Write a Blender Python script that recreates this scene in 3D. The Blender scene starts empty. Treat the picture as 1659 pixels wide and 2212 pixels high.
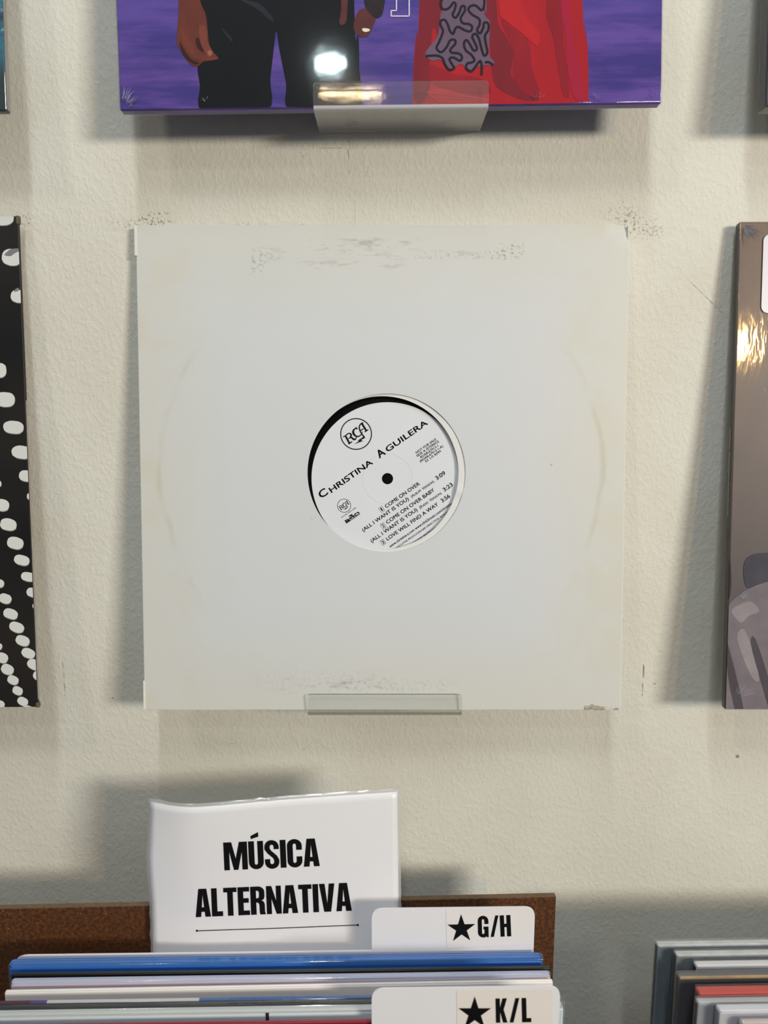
import bpy, bmesh, math, random
from mathutils import Vector, Matrix, noise
from mathutils.geometry import tessellate_polygon

random.seed(7)
SC = bpy.context.scene
COL = SC.collection

# ------------------------------------------------------------------ camera
F_PX, CX, CY = 1661.0, 829.5, 1106.0
PITCH = math.radians(9.4)
CAM = Vector((0.0, 0.0, 1.45))
WALL_Y = 0.517
cd = bpy.data.cameras.new('camera')
cam = bpy.data.objects.new('camera', cd)
COL.objects.link(cam)
cam.location = CAM
cam.rotation_euler = (math.pi / 2 - PITCH, 0, 0)
cd.sensor_fit = 'HORIZONTAL'
cd.sensor_width = 36.0
cd.lens = 36.0 * F_PX / 1659.0
cd.clip_start = 0.02
cd.dof.use_dof = True
cd.dof.focus_distance = 0.497
cd.dof.aperture_fstop = 9.0
SC.camera = cam

# ------------------------------------------------------------------ light and exposure
SC.view_settings.view_transform = 'Standard'
SC.view_settings.look = 'None'
SC.view_settings.gamma = 1.0
SC.view_settings.use_curve_mapping = False
SC.view_settings.exposure = -0.10
w = bpy.data.worlds.new('shop_ambient')
SC.world = w
w.use_nodes = True
w.node_tree.nodes['Background'].inputs[0].default_value = (0.86, 0.95, 1.0, 1)
w.node_tree.nodes['Background'].inputs[1].default_value = 0.165


def area(name, loc, target, sx, sy, power, color):
    ld = bpy.data.lights.new(name, 'AREA')
    ld.shape = 'RECTANGLE'
    ld.size, ld.size_y = sx, sy
    ld.energy = power
    ld.color = color
    o = bpy.data.objects.new(name, ld)
    COL.objects.link(o)
    o.location = loc
    d = Vector(target) - Vector(loc)
    o.rotation_euler = d.to_track_quat('-Z', 'Y').to_euler()
    return o


# ceiling tube running away from the wall, shop window far on the right, warm lamp, cool spot
area('ceiling_tube', (-0.06, -0.62, 2.99), (-0.06, -0.62, 0.0), 0.06, 1.0, 16.0, (0.92, 0.97, 1.0))
area('side_window', (1.92, -1.74, 1.97), (0, WALL_Y, 1.45), 0.60, 0.34, 56.0, (1.0, 0.95, 0.86))
area('warm_lamp', (0.93, -1.02, 1.86), (0.1, WALL_Y, 1.45), 0.06, 0.07, 3.2, (1.0, 0.60, 0.20))
area('cool_spot', (-0.20, -1.85, 3.07), (0, WALL_Y, 1.5), 0.08, 0.03, 3.0, (0.78, 0.97, 1.0))
area('warm_strip', (-0.12, -1.85, 2.96), (0, WALL_Y, 1.5), 0.22, 0.012, 1.1, (1.0, 0.74, 0.45))
area('left_lamp', (-1.25, -1.35, 3.6), (0, WALL_Y, 1.4), 0.30, 0.30, 10.0, (1.0, 0.92, 0.82))

# ------------------------------------------------------------------ helpers
_s, _c = math.sin(PITCH), math.cos(PITCH)


def ray(px, py):
    a, b = (px - CX) / F_PX, (CY - py) / F_PX
    return Vector((a, _c + b * _s, -_s + b * _c))


def lin(r, g, b):
    f = lambda v: (v / 255 / 12.92) if v <= 10.3 else ((v / 255 + 0.055) / 1.055) ** 2.4
    return (f(r), f(g), f(b), 1.0)


class G:
    """small node graph helper"""
    def __init__(self, name):
        self.m = bpy.data.materials.new(name)
        self.m.use_nodes = True
        self.nt = self.m.node_tree
        self.nt.nodes.clear()
        self.out = self.nt.nodes.new('ShaderNodeOutputMaterial')

    def n(self, typ, props=None, **inp):
        nd = self.nt.nodes.new('ShaderNode' + typ)
        for k, v in (props or {}).items():
            setattr(nd, k, v)
        for k, v in inp.items():
            key = int(k[1:]) if k[0] == 'i' and k[1:].isdigit() else k.replace('_', ' ')
            s = nd.inputs[key]
            if isinstance(v, bpy.types.NodeSocket):
                self.nt.links.new(v, s)
            else:
                s.default_value = v
        return nd

    def math(self, op, a, b=0.0, clamp=False):
        return self.n('Math', {'operation': op, 'use_clamp': clamp}, i0=a, i1=b).outputs[0]

    def mix(self, f, a, b, blend='MIX'):
        nd = self.n('Mix', {'data_type': 'RGBA', 'blend_type': blend}, i0=f, i6=a, i7=b)
        return nd.outputs[2]

    def coord(self, kind='Object'):
        return self.n('TexCoord').outputs[kind]

    def noise(self, vec, scale, detail=3.0, rough=0.5, sx=None):
        if sx:
            vec = self.n('Mapping', None, Vector=vec, Scale=sx).outputs[0]
        return self.n('TexNoise', None, Vector=vec, Scale=scale, Detail=detail, Roughness=rough).outputs[0]

    def ramp(self, v, lo, hi):
        return self.n('MapRange', {'interpolation_type': 'SMOOTHSTEP'}, i0=v, i1=lo, i2=hi, i3=0.0, i4=1.0).outputs[0]

    def bump(self, h, strength, dist):
        return self.n('Bump', None, Height=h, Strength=strength, Distance=dist).outputs[0]

    def surf(self, sh):
        self.nt.links.new(sh, self.out.inputs[0])
        return self.m

    def principled(self, **k):
        return self.n('BsdfPrincipled', None, **k).outputs[0]


MATS = {}


def plain(name, rgb, rough=0.5, coat=0.0, var=0.06, vscale=60.0, metallic=0.0, bump=0.0, bscale=400.0, stretch=None, coat_rough=0.08, spec=0.5):
    if name in MATS:
        return MATS[name]
    g = G(name)
    c = lin(*rgb)
    v = g.coord()
    f = g.noise(v, vscale, 4.0, 0.6, stretch)
    dark = tuple(x * (1 - var * 2) for x in c[:3]) + (1,)
    lite = tuple(min(1, x * (1 + var * 2)) for x in c[:3]) + (1,)
    col = g.mix(f, dark, lite)
    k = dict(Base_Color=col, Roughness=rough, Metallic=metallic, Specular_IOR_Level=spec, Coat_Weight=coat, Coat_Roughness=coat_rough)
    if bump:
        k['Normal'] = g.bump(g.noise(v, bscale, 3.0), bump, 0.001)
    MATS[name] = g.surf(g.principled(**k))
    return MATS[name]


def film(name, tint=(1, 1, 1), rough=0.06, bump=0.25, bscale=90.0, ior=1.45, haze=0.0, stretch=None, dist=0.0012):
    """clear plastic film: fresnel mix of straight-through and gloss"""
    if name in MATS:
        return MATS[name]
    g = G(name)
    v = g.coord()
    h = g.noise(v, bscale, 4.0, 0.6, stretch)
    nrm = g.bump(h, bump, dist)
    f0 = ((ior - 1) / (ior + 1)) ** 2
    facing = g.n('LayerWeight', None, Blend=.5, Normal=nrm).outputs['Facing']
    fr = g.math('ADD', f0, g.math('MULTIPLY', g.math('POWER', facing, 5.0), 1 - f0))
    tr = g.n('BsdfTransparent', None, Color=tuple(tint) + (1,)).outputs[0]
    if haze:
        df = g.n('BsdfDiffuse', None, Color=(0.8, 0.8, 0.82, 1)).outputs[0]
        tr = g.n('MixShader', None, i0=haze, i1=tr, i2=df).outputs[0]
    gl = g.n('BsdfGlossy', None, Color=(1, 1, 1, 1), Roughness=rough, Normal=nrm).outputs[0]
    MATS[name] = g.surf(g.n('MixShader', None, i0=fr, i1=tr, i2=gl).outputs[0])
    return MATS[name]


def mesh(name, verts, faces, mats, parent=None, fm=None, smooth=False):
    me = bpy.data.meshes.new(name)
    me.from_pydata([tuple(v) for v in verts], [], faces)
    for m in (mats if isinstance(mats, (list, tuple)) else [mats]):
        me.materials.append(m)
    if fm:
        for p, i in zip(me.polygons, fm):
            p.material_index = i
    if smooth:
        for p in me.polygons:
            p.use_smooth = True
    me.update()
    o = bpy.data.objects.new(name, me)
    COL.objects.link(o)
    if parent:
        o.parent = parent
    return o


def from_bm(name, bm, mats, parent=None, smooth=False):
    me = bpy.data.meshes.new(name)
    bmesh.ops.recalc_face_normals(bm, faces=bm.faces)
    bm.to_mesh(me)
    bm.free()
    for m in (mats if isinstance(mats, (list, tuple)) else [mats]):
        me.materials.append(m)
    if smooth:
        for p in me.polygons:
            p.use_smooth = max(abs(c) for c in p.normal) < .999
    o = bpy.data.objects.new(name, me)
    COL.objects.link(o)
    if parent:
        o.parent = parent
    return o


def thing(name, label, cat, M=None, group=None):
    o = bpy.data.objects.new(name, None)
    o.empty_display_size = 0.05
    COL.objects.link(o)
    if M is not None:
        o.matrix_world = M
    return tag(o, label, cat, group)


def tag(o, label, cat, group=None):
    o['label'] = label
    o['category'] = cat
    if group:
        o['group'] = group
    return o


def box_bm(x0, x1, y0, y1, z0, z1, bev=0.0, seg=2, bm=None):
    bm = bm or bmesh.new()
    r = bmesh.ops.create_cube(bm, size=1.0)
    vs = r['verts']
    for v in vs:
        v.co = Vector(((x0 + x1) / 2 + v.co.x * (x1 - x0), (y0 + y1) / 2 + v.co.y * (y1 - y0), (z0 + z1) / 2 + v.co.z * (z1 - z0)))
    if bev:
        es = list({e for v in vs for e in v.link_edges})
        bmesh.ops.bevel(bm, geom=es, offset=bev, segments=seg, profile=0.5, affect='EDGES')
    return bm


def box(name, x0, x1, y0, y1, z0, z1, mat, parent=None, bev=0.0, seg=2, smooth=False):
    return from_bm(name, box_bm(x0, x1, y0, y1, z0, z1, bev, seg), mat, parent, smooth)


def frame(x, y, z, tilt=0.0, roll=0.0, yaw=0.0):
    """local X right, local Z up, front faces -Y; tilt leans the top towards the wall"""
    return (Matrix.Translation((x, y, z)) @ Matrix.Rotation(math.radians(yaw), 4, 'Z')
            @ Matrix.Rotation(math.radians(-tilt), 4, 'X') @ Matrix.Rotation(math.radians(-roll), 4, 'Y'))


def loc(M, px, py, off=0.0):
    """point of the photograph carried onto the plane local y = -off; returns local x, z"""
    Mi = M.inverted()
    o = Mi @ CAM
    d = Mi.to_3x3() @ ray(px, py)
    t = (-off - o.y) / d.y
    p = o + d * t
    return (p.x, p.z)


def rounded(pts, n=6):
    """pts (x, z, radius) -> outline with rounded corners"""
    out = []
    N = len(pts)
    for i in range(N):
        p, a, b = Vector(pts[i][:2]), Vector(pts[i - 1][:2]), Vector(pts[(i + 1) % N][:2])
        r = pts[i][2]
        if r <= 0:
            out.append(tuple(p)); continue
        u, v = (a - p).normalized(), (b - p).normalized()
        s, e = p + u * r, p + v * r
        for k in range(n + 1):
            t = k / n
            out.append(tuple(s * (1 - t) ** 2 + p * 2 * t * (1 - t) + e * t * t))
    return out


def catmull(pts, closed=True, n=5):
    out = []
    N = len(pts)
    rng = range(N) if closed else range(N - 1)
    for i in rng:
        if closed:
            p0, p1, p2, p3 = pts[i - 1], pts[i], pts[(i + 1) % N], pts[(i + 2) % N]
        else:
            p0, p1, p2, p3 = pts[max(i - 1, 0)], pts[i], pts[i + 1], pts[min(i + 2, N - 1)]
        for k in range(n):
            t = k / n
            q = []
            for a, b, c_, d in zip(p0, p1, p2, p3):
                q.append(0.5 * (2 * b + (c_ - a) * t + (2 * a - 5 * b + 4 * c_ - d) * t * t + (3 * b - a - 3 * c_ + d) * t ** 3))
            out.append(tuple(q))
    if not closed:
        out.append(tuple(pts[-1]))
    return out


def clip(poly, x0, x1, z0, z1):
    def cut(p, f, ip):
        out = []
        for i in range(len(p)):
            a, b = p[i - 1], p[i]
            if f(b):
                if not f(a):
                    out.append(ip(a, b))
                out.append(b)
            elif f(a):
                out.append(ip(a, b))
        return out
    def ix(X):
        return lambda a, b: (X, a[1] + (b[1] - a[1]) * (X - a[0]) / (b[0] - a[0]))
    def iz(Z):
        return lambda a, b: (a[0] + (b[0] - a[0]) * (Z - a[1]) / (b[1] - a[1]), Z)
    for f, ip in ((lambda q: q[0] >= x0, ix(x0)), (lambda q: q[0] <= x1, ix(x1)), (lambda q: q[1] >= z0, iz(z0)), (lambda q: q[1] <= z1, iz(z1))):
        if not poly:
            return poly
        poly = cut(poly, f, ip)
    return poly


def tri2d(loops):
    """triangles of a polygon with holes; loops of 2D points"""
    flat = [p for l in loops for p in l]
    tr = tessellate_polygon([[Vector((p[0], p[1], 0)) for p in l] for l in loops])
    return flat, [tuple(t) for t in tr]


class Print:
    """flat print collected as triangles in plane coordinates"""
    def __init__(self):
        self.v, self.f = [], []

    def poly(self, *loops):
        if not loops or len(loops[0]) < 3:
            return
        fl, tr = tri2d(loops)
        b = len(self.v)
        self.v += fl
        self.f += [tuple(b + i for i in t) for t in tr]

    def stroke(self, pts, width, smooth=True, n=4, closed=False):
        """pts (x, y) or (x, y, width)"""
        P = [(p[0], p[1], (p[2] if len(p) > 2 else width)) for p in pts]
        if smooth:
            P = catmull(P, closed, n)
        N = len(P)
        L = []
        for i in range(N):
            a = P[i - 1] if (closed or i > 0) else P[i]
            b = P[(i + 1) % N] if (closed or i < N - 1) else P[i]
            dx, dy = b[0] - a[0], b[1] - a[1]
            l = math.hypot(dx, dy) or 1
            nx, ny = -dy / l * P[i][2] / 2, dx / l * P[i][2] / 2
            L.append(((P[i][0] + nx, P[i][1] + ny), (P[i][0] - nx, P[i][1] - ny)))
        b = len(self.v)
        for a, c in L:
            self.v += [a, c]
        for i in range(N if closed else N - 1):
            j = (i + 1) % N
            self.f.append((b + 2 * i, b + 2 * i + 1, b + 2 * j + 1, b + 2 * j))

    def ring(self, cx, cy, r0, r1, n=72):
        b = len(self.v)
        for i in range(n):
            a = 2 * math.pi * i / n
            self.v += [(cx + r0 * math.cos(a), cy + r0 * math.sin(a)), (cx + r1 * math.cos(a), cy + r1 * math.sin(a))]
        for i in range(n):
            j = (i + 1) % n
            self.f.append((b + 2 * i, b + 2 * i + 1, b + 2 * j + 1, b + 2 * j))

    def build(self, name, mat, parent, fn):
        """fn maps a plane point to a local 3D point; faces turned to -Y"""
        vs = [Vector(fn(*p)) for p in self.v]
        fs = []
        for f in self.f:
            a, b, c = vs[f[0]], vs[f[1]], vs[f[2]]
            nrm = (b - a).cross(c - a)
            fs.append(tuple(reversed(f)) if nrm.y > 0 else f)
        return mesh(name, vs, fs, mat, parent)


def onto(M, off):
    """map photo pixels to a plane just in front of local y = 0"""
    return lambda px, py: (lambda q: (q[0], -off, q[1]))(loc(M, px, py, off))


_H = {}


def text_tris(body, bold=0.0):
    cu = bpy.data.curves.new('t', 'FONT')
    cu.body = body
    cu.size = 1.0
    cu.resolution_u = 4
    cu.offset = bold
    o = bpy.data.objects.new('t', cu)
    COL.objects.link(o)
    dg = bpy.context.evaluated_depsgraph_get()
    me = bpy.data.meshes.new_from_object(o.evaluated_get(dg))
    vs = [(v.co.x, v.co.y) for v in me.vertices]
    fs = [tuple(p.vertices) for p in me.polygons]
    bpy.data.objects.remove(o)
    bpy.data.curves.remove(cu)
    bpy.data.meshes.remove(me)
    return vs, fs


def fit_text(P, body, p0, p1, cap, bold=0.0):
    """write body along the baseline p0 -> p1 (y down), letters cap high; bold = overprint spread"""
    vs, fs = text_tris(body)
    if 0 not in _H:
        hv, _ = text_tris('H')
        _H[0] = max(y for x, y in hv)
    x0, x1 = min(v[0] for v in vs), max(v[0] for v in vs)
    L = math.hypot(p1[0] - p0[0], p1[1] - p0[1])
    ux, uy = (p1[0] - p0[0]) / L, (p1[1] - p0[1]) / L
    sx, sy = L / (x1 - x0), cap / _H[0]
    d = bold * cap
    for ox, oy in (((-d, -d * .6), (d, -d * .6), (-d, d * .6), (d, d * .6)) if bold else ((0, 0),)):
        b = len(P.v)
        for x, y in vs:
            a, h = (x - x0) * sx + ox, y * sy + oy
            P.v.append((p0[0] + ux * a + uy * h, p0[1] + uy * a - ux * h))
        P.f += [tuple(b + i for i in f) for f in fs]


# heavy condensed capitals, drawn on a unit cap height: (width, polygons with holes, strokes)
def _arc(cx, cy, rx, ry, a0, a1, n=14):
    return [(cx + rx * math.cos(math.radians(a0 + (a1 - a0) * i / n)), cy + ry * math.sin(math.radians(a0 + (a1 - a0) * i / n))) for i in range(n + 1)]


def _u_shape():
    out = [(0, 1), (0, .24)] + _arc(.27, .24, .27, .25, 180, 360) + [(.54, .24), (.54, 1), (.33, 1), (.33, .22)]
    out += _arc(.27, .22, .06, .07, 0, -180) + [(.21, .22), (.21, 1)]
    return out


def _c_shape():
    o = [(.54, .62), (.54, .77)] + _arc(.27, .77, .27, .24, 0, 180) + _arc(.27, .23, .27, .24, 180, 360) + [(.54, .23), (.54, .38), (.335, .38), (.335, .22)]
    o += _arc(.27, .22, .062, .07, 0, -180) + _arc(.27, .78, .062, .07, 180, 0) + [(.335, .62)]
    return o


def _g_shape():
    o = [(.54, .62), (.54, .77)] + _arc(.27, .77, .27, .24, 0, 180) + _arc(.27, .23, .27, .24, 180, 300) + [(.42, .06), (.45, 0), (.54, 0), (.54, .5), (.285, .5), (.285, .37), (.335, .37), (.335, .22)]
    o += _arc(.27, .22, .062, .07, 0, -180) + _arc(.27, .78, .062, .07, 180, 0) + [(.335, .62)]
    return o


def _s_shape():
    o = [(.335, .68), (.335, .77)] + _arc(.262, .77, .073, .075, 0, 180) + [(.19, .72), (.23, .64), (.44, .45), (.52, .3), (.52, .22)]
    o += _arc(.26, .22, .26, .24, 0, -180) + [(0, .33), (.19, .33), (.19, .22)] + _arc(.262, .22, .073, .075, 180, 360)
    o += [(.335, .28), (.3, .36), (.1, .54), (.0, .68), (0, .78)] + _arc(.26, .77, .26, .24, 180, 0) + [(.52, .68)]
    return o


GL = {
    'M': (.86, [[[(0, 0), (0, 1), (.29, 1), (.43, .40), (.57, 1), (.86, 1), (.86, 0), (.66, 0), (.66, .66), (.51, 0), (.35, 0), (.2, .66), (.2, 0)]]]),
    'U': (.54, [[_u_shape()]]),
    'Ú': (.54, [[_u_shape()], [[(.10, 1.08), (.10, 1.19), (.38, 1.32), (.38, 1.16)]]]),
    'S': (.52, [[_s_shape()]]),
    'I': (.21, [[[(0, 0), (0, 1), (.21, 1), (.21, 0)]]]),
    'C': (.54, [[_c_shape()]]),
    'A': (.58, [[[(0, 0), (.14, 1), (.44, 1), (.58, 0), (.37, 0), (.35, .18), (.225, .18), (.205, 0)], [(.243, .34), (.332, .34), (.288, .80)]]]),
    'L': (.42, [[[(0, 0), (0, 1), (.21, 1), (.21, .17), (.42, .17), (.42, 0)]]]),
    'T': (.50, [[[(0, 1), (.50, 1), (.50, .84), (.355, .84), (.355, 0), (.145, 0), (.145, .84), (0, .84)]]]),
    'E': (.44, [[[(0, 0), (0, 1), (.44, 1), (.44, .84), (.21, .84), (.21, .60), (.41, .60), (.41, .44), (.21, .44), (.21, .16), (.44, .16), (.44, 0)]]]),
    'R': (.56, [[[(0, 0), (0, 1), (.30, 1)] + _arc(.30, .80, .23, .20, 90, 0) + [(.53, .64), (.50, .55), (.42, .50), (.50, .45), (.53, .36), (.53, .10), (.56, 0), (.35, 0), (.33, .08), (.33, .34), (.29, .42), (.21, .43), (.21, 0)], [(.21, .58), (.28, .58), (.325, .63), (.325, .80), (.28, .85), (.21, .85)]]]),
    'N': (.56, [[[(0, 0), (0, 1), (.20, 1), (.37, .46), (.37, 1), (.56, 1), (.56, 0), (.37, 0), (.19, .55), (.19, 0)]]]),
    'V': (.58, [[[(0, 1), (.21, 1), (.29, .28), (.37, 1), (.58, 1), (.42, 0), (.16, 0)]]]),
    'G': (.54, [[_g_shape()]]),
    'H': (.54, [[[(0, 0), (0, 1), (.21, 1), (.21, .60), (.33, .60), (.33, 1), (.54, 1), (.54, 0), (.33, 0), (.33, .44), (.21, .44), (.21, 0)]]]),
    'K': (.56, [[[(0, 0), (0, 1), (.21, 1), (.21, .62), (.34, 1), (.55, 1), (.385, .54), (.56, 0), (.345, 0), (.21, .44), (.21, 0)]]]),
    '/': (.42, [[[(0, 0), (.26, 1), (.42, 1), (.16, 0)]]]),
}


def heavy(P, body, p0, p1, cap, gap=.045):
    W = sum(GL[ch][0] for ch in body) + gap * (len(body) - 1)
    L = math.hypot(p1[0] - p0[0], p1[1] - p0[1])
    ux, uy = (p1[0] - p0[0]) / L, (p1[1] - p0[1]) / L
    k = L / W
    x = 0.0
    for ch in body:
        wd, polys = GL[ch]
        for loops in polys:
            P.poly(*[[(p0[0] + ux * (x + a) * k + uy * h * cap, p0[1] + uy * (x + a) * k - ux * h * cap) for a, h in l] for l in loops])
        x += wd + gap


def star(P, cx, cy, r, rot=0.0):
    P.poly([(cx + (r if i % 2 == 0 else r * .382) * math.sin(math.radians(rot) + i * math.pi / 5),
             cy - (r if i % 2 == 0 else r * .382) * math.cos(math.radians(rot) + i * math.pi / 5)) for i in range(10)])


# ------------------------------------------------------------------ materials of the setting
def wall_material():
    g = G('plaster_wall')
    v = g.coord()
    def at(px, py):
        d = ray(px, py)
        p = CAM + d * (WALL_Y / d.y)
        return (p.x, WALL_Y, p.z)
    base = g.mix(g.ramp(g.noise(v, 9.0, 4.0), .35, .7), lin(223, 222, 212), lin(215, 213, 201))
    sep = g.n('SeparateXYZ', None, Vector=v)
    grime = g.noise(v, 520.0, 3.0, .75)
    fine = g.ramp(grime, .52, .66)
    def spot(c, rx, rz, amount, col, thr=fine):
        dx = g.math('DIVIDE', g.math('SUBTRACT', sep.outputs[0], c[0]), rx)
        dz = g.math('DIVIDE', g.math('SUBTRACT', sep.outputs[2], c[2]), rz)
        r = g.math('SQRT', g.math('ADD', g.math('MULTIPLY', dx, dx), g.math('MULTIPLY', dz, dz)))
        f = g.math('MULTIPLY', g.math('SUBTRACT', 1.0, g.ramp(r, .1, 1.0)), amount)
        return g.math('MULTIPLY', f, thr, True), col
    def seg(a, b, wdt, amount, col):
        A, B = Vector(a), Vector(b)
        d = B - A
        rel = g.n('VectorMath', {'operation': 'SUBTRACT'}, i0=v, i1=tuple(A)).outputs[0]
        t = g.math('DIVIDE', g.n('VectorMath', {'operation': 'DOT_PRODUCT'}, i0=rel, i1=tuple(d)).outputs['Value'], d.length_squared, True)
        q = g.n('VectorMath', {'operation': 'SCALE'}, i0=tuple(d), Scale=t).outputs[0]
        dist = g.n('VectorMath', {'operation': 'DISTANCE'}, i0=rel, i1=q).outputs['Value']
        wob = g.math('MULTIPLY', g.noise(v, 260.0, 2.0), wdt * 1.8)
        m = g.math('SUBTRACT', 1.0, g.ramp(dist, wdt * .1, wob))
        br = g.ramp(g.noise(v, 210.0, 2.0), .36, .56)
        return g.math('MULTIPLY', g.math('MULTIPLY', m, br), amount, True), col
    dirt, brown, pen = lin(104, 94, 80), lin(140, 118, 92), lin(120, 100, 84)
    marks = [
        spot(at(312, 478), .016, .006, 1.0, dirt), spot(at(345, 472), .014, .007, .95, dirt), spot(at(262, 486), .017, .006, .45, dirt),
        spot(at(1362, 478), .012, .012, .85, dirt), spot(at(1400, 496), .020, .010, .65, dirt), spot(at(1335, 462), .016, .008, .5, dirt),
        spot(at(1345, 450), .004, .008, .8, dirt),
        spot(at(52, 478), .011, .008, .6, dirt),
        spot(at(760, 310), .007, .006, .7, brown), spot(at(655, 335), .005, .007, .35, brown),
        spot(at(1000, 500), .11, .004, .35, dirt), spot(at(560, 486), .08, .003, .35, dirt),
        seg(at(690, 320), at(790, 320), .0004, .55, pen), seg(at(752, 318), at(755, 372), .0005, .6, pen), seg(at(766, 412), at(767, 485), .0004, .35, pen),
        seg(at(1482, 600), at(1575, 690), .0006, .55, dirt),
        seg(at(1390, 1436), at(1387, 1505), .0006, .8, lin(92, 84, 70)), seg(at(1391, 1440), at(1391, 1462), .0007, .7, lin(92, 84, 70)),
        seg(at(135, 1430), at(142, 1512), .0006, .7, lin(110, 106, 96)),
        spot(at(1593, 1634), .002, .002, .9, dirt, 1.0), spot(at(1414, 1477), .0012, .0008, .9, dirt, 1.0), spot(at(243, 1508), .0012, .0008, .9, dirt, 1.0),
        seg(at(470, 1608), at(510, 1606), .0005, .35, brown), seg(at(655, 1620), at(680, 1600), .0005, .35, brown),
    ]
    col = base
    for f, c in marks:
        col = g.mix(f, col, c)
    # roller-stipple relief with a few drips and pimples
    a = g.noise(v, 380.0, 2.5, .55, (1.15, 1, .8))
    b = g.noise(v, 95.0, 2.0, .5)
    vor = g.n('TexVoronoi', None, Vector=v, Scale=62.0, Randomness=1.0).outputs['Distance']
    pim = g.math('SUBTRACT', 1.0, g.ramp(vor, .0, .13))
    h = g.math('ADD', g.math('ADD', g.math('MULTIPLY', g.ramp(a, .38, .75), .8), g.math('MULTIPLY', b, 1.0)), g.math('MULTIPLY', pim, .5))
    return g.surf(g.principled(Base_Color=col, Roughness=.75, Normal=g.bump(h, .26, .0010), Specular_IOR_Level=.25))


wall = mesh('wall_back', [(-1.6, WALL_Y, 0), (1.8, WALL_Y, 0), (1.8, WALL_Y, 2.9), (-1.6, WALL_Y, 2.9), (-1.6, WALL_Y + .1, 0), (1.8, WALL_Y + .1, 0), (1.8, WALL_Y + .1, 2.9), (-1.6, WALL_Y + .1, 2.9)],
            [(0, 1, 2, 3), (5, 4, 7, 6), (4, 0, 3, 7), (1, 5, 6, 2), (3, 2, 6, 7), (4, 5, 1, 0)], wall_material())
wall['kind'] = 'structure'
fl = box('floor', -1.6, 1.8, -2.4, WALL_Y, -.05, 0, plain('worn_wood_floor', (96, 80, 66), .5, var=.2, vscale=8, stretch=(1, 12, 1)))
fl['kind'] = 'structure'

# ------------------------------------------------------------------ clear wall holders
ACR = film('clear_acrylic', (.985, .99, .985), .03, .05, 40.0, 1.49, haze=.012)
ACE = film('acrylic_cut_edge', (.46, .49, .47), .12, .05, 40.0, 1.49, haze=.06)
ACB = film('acrylic_lit_edge', (.9, .91, .88), .10, .05, 40.0, 1.49, haze=.55)  # lit copy of the edge film; its haze paints in the bright highlight

SHELF = film('lit_haze_shelf_acrylic', (.985, .985, .97), .08, .05, 40.0, 1.49, haze=.22)  # haze paints in the light that the clear shelf would scatter


def holder(x, z, front, label, lip=.0140, roll=0.0, acr=None, fold=0):
    """bent clear strip: plate on the wall, shelf, upturned lip; x, z = middle of the shelf underside"""
    M = Matrix.Translation((x, WALL_Y, z)) @ Matrix.Rotation(math.radians(-roll), 4, 'Y')
    t = thing('acrylic_holder', label, 'holder', M, 'clear record holders on the wall')
    th, hw = .0018, .0503
    d = front - WALL_Y
    # shelf whose front bends up into the lip
    prof = [(-.0019, 0), (d + .0014, 0)] + [(d + .0014 - .0014 * math.sin(math.radians(a)), .0014 - .0014 * math.cos(math.radians(a))) for a in (30, 60, 90)]
    prof += [(d, th + .0006), (d + th, th + .0006), (d + th, th), (-.0019, th)]
    n = len(prof)
    vs = [(-hw, y, zz) for y, zz in prof] + [(hw, y, zz) for y, zz in prof]
    fs = [tuple(range(n)), tuple(range(2 * n - 1, n - 1, -1))]
    fm = [1, 1]
    for i in range(n):
        j = (i + 1) % n
        if i == 5:
            continue
        fs.append((i, i + n, j + n, j))
        fm.append(1 if 1 <= i <= 4 else 0)
    edge = ACB if fold else ACE
    mesh('shelf', vs, fs, [SHELF if fold else ACR, edge], t, fm)
    o = rounded([(-hw, th + .0006, 0), (hw, th + .0006, 0), (hw, lip, .0022), (-hw, lip, .0022)], 5)
    m = len(o)
    vs = [(x_, d, z_) for x_, z_ in o] + [(x_, d + th, z_) for x_, z_ in o]
    fs = [tuple(range(m)), tuple(range(2 * m - 1, m - 1, -1))] + [(i, m + i, m + (i + 1) % m, (i + 1) % m) for i in range(1, m)]
    mesh('lip', vs, fs, [acr or ACR, edge], t, [0, 0] + [1] * (m - 1))
    pl = box('wall_plate', -hw, hw, -.0018, -.0001, th, .045, ACR, t, .0003)
    for s in (-.03, .03):
        bm = bmesh.new()
        bmesh.ops.create_cone(bm, cap_ends=True, segments=20, radius1=.0048, radius2=.0042, depth=.0008, matrix=Matrix.Translation((s, -.0135, th + .0004)))
        from_bm('rubber_pad', bm, plain('grey_rubber', (120, 112, 98), .7), t)
    return t


# ------------------------------------------------------------------ shared sleeve materials
BLACK_INK = plain('black_ink', (15, 14, 17), .6, 0, .05, spec=.12)
FILM = film('shrink_wrap_film', (.99, .99, .99), .045, .035, 22.0, 1.5, dist=.002)


def wrap_shell(parent, W, H, T, e=.0007, mat=None, bev=.0012, name='shrink_wrap', extra_top=0.0):
    return box(name, -W / 2 - e, W / 2 + e, -e, T + e * .3, -e, H + e + extra_top, mat or FILM, parent, bev, 2, True)


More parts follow.
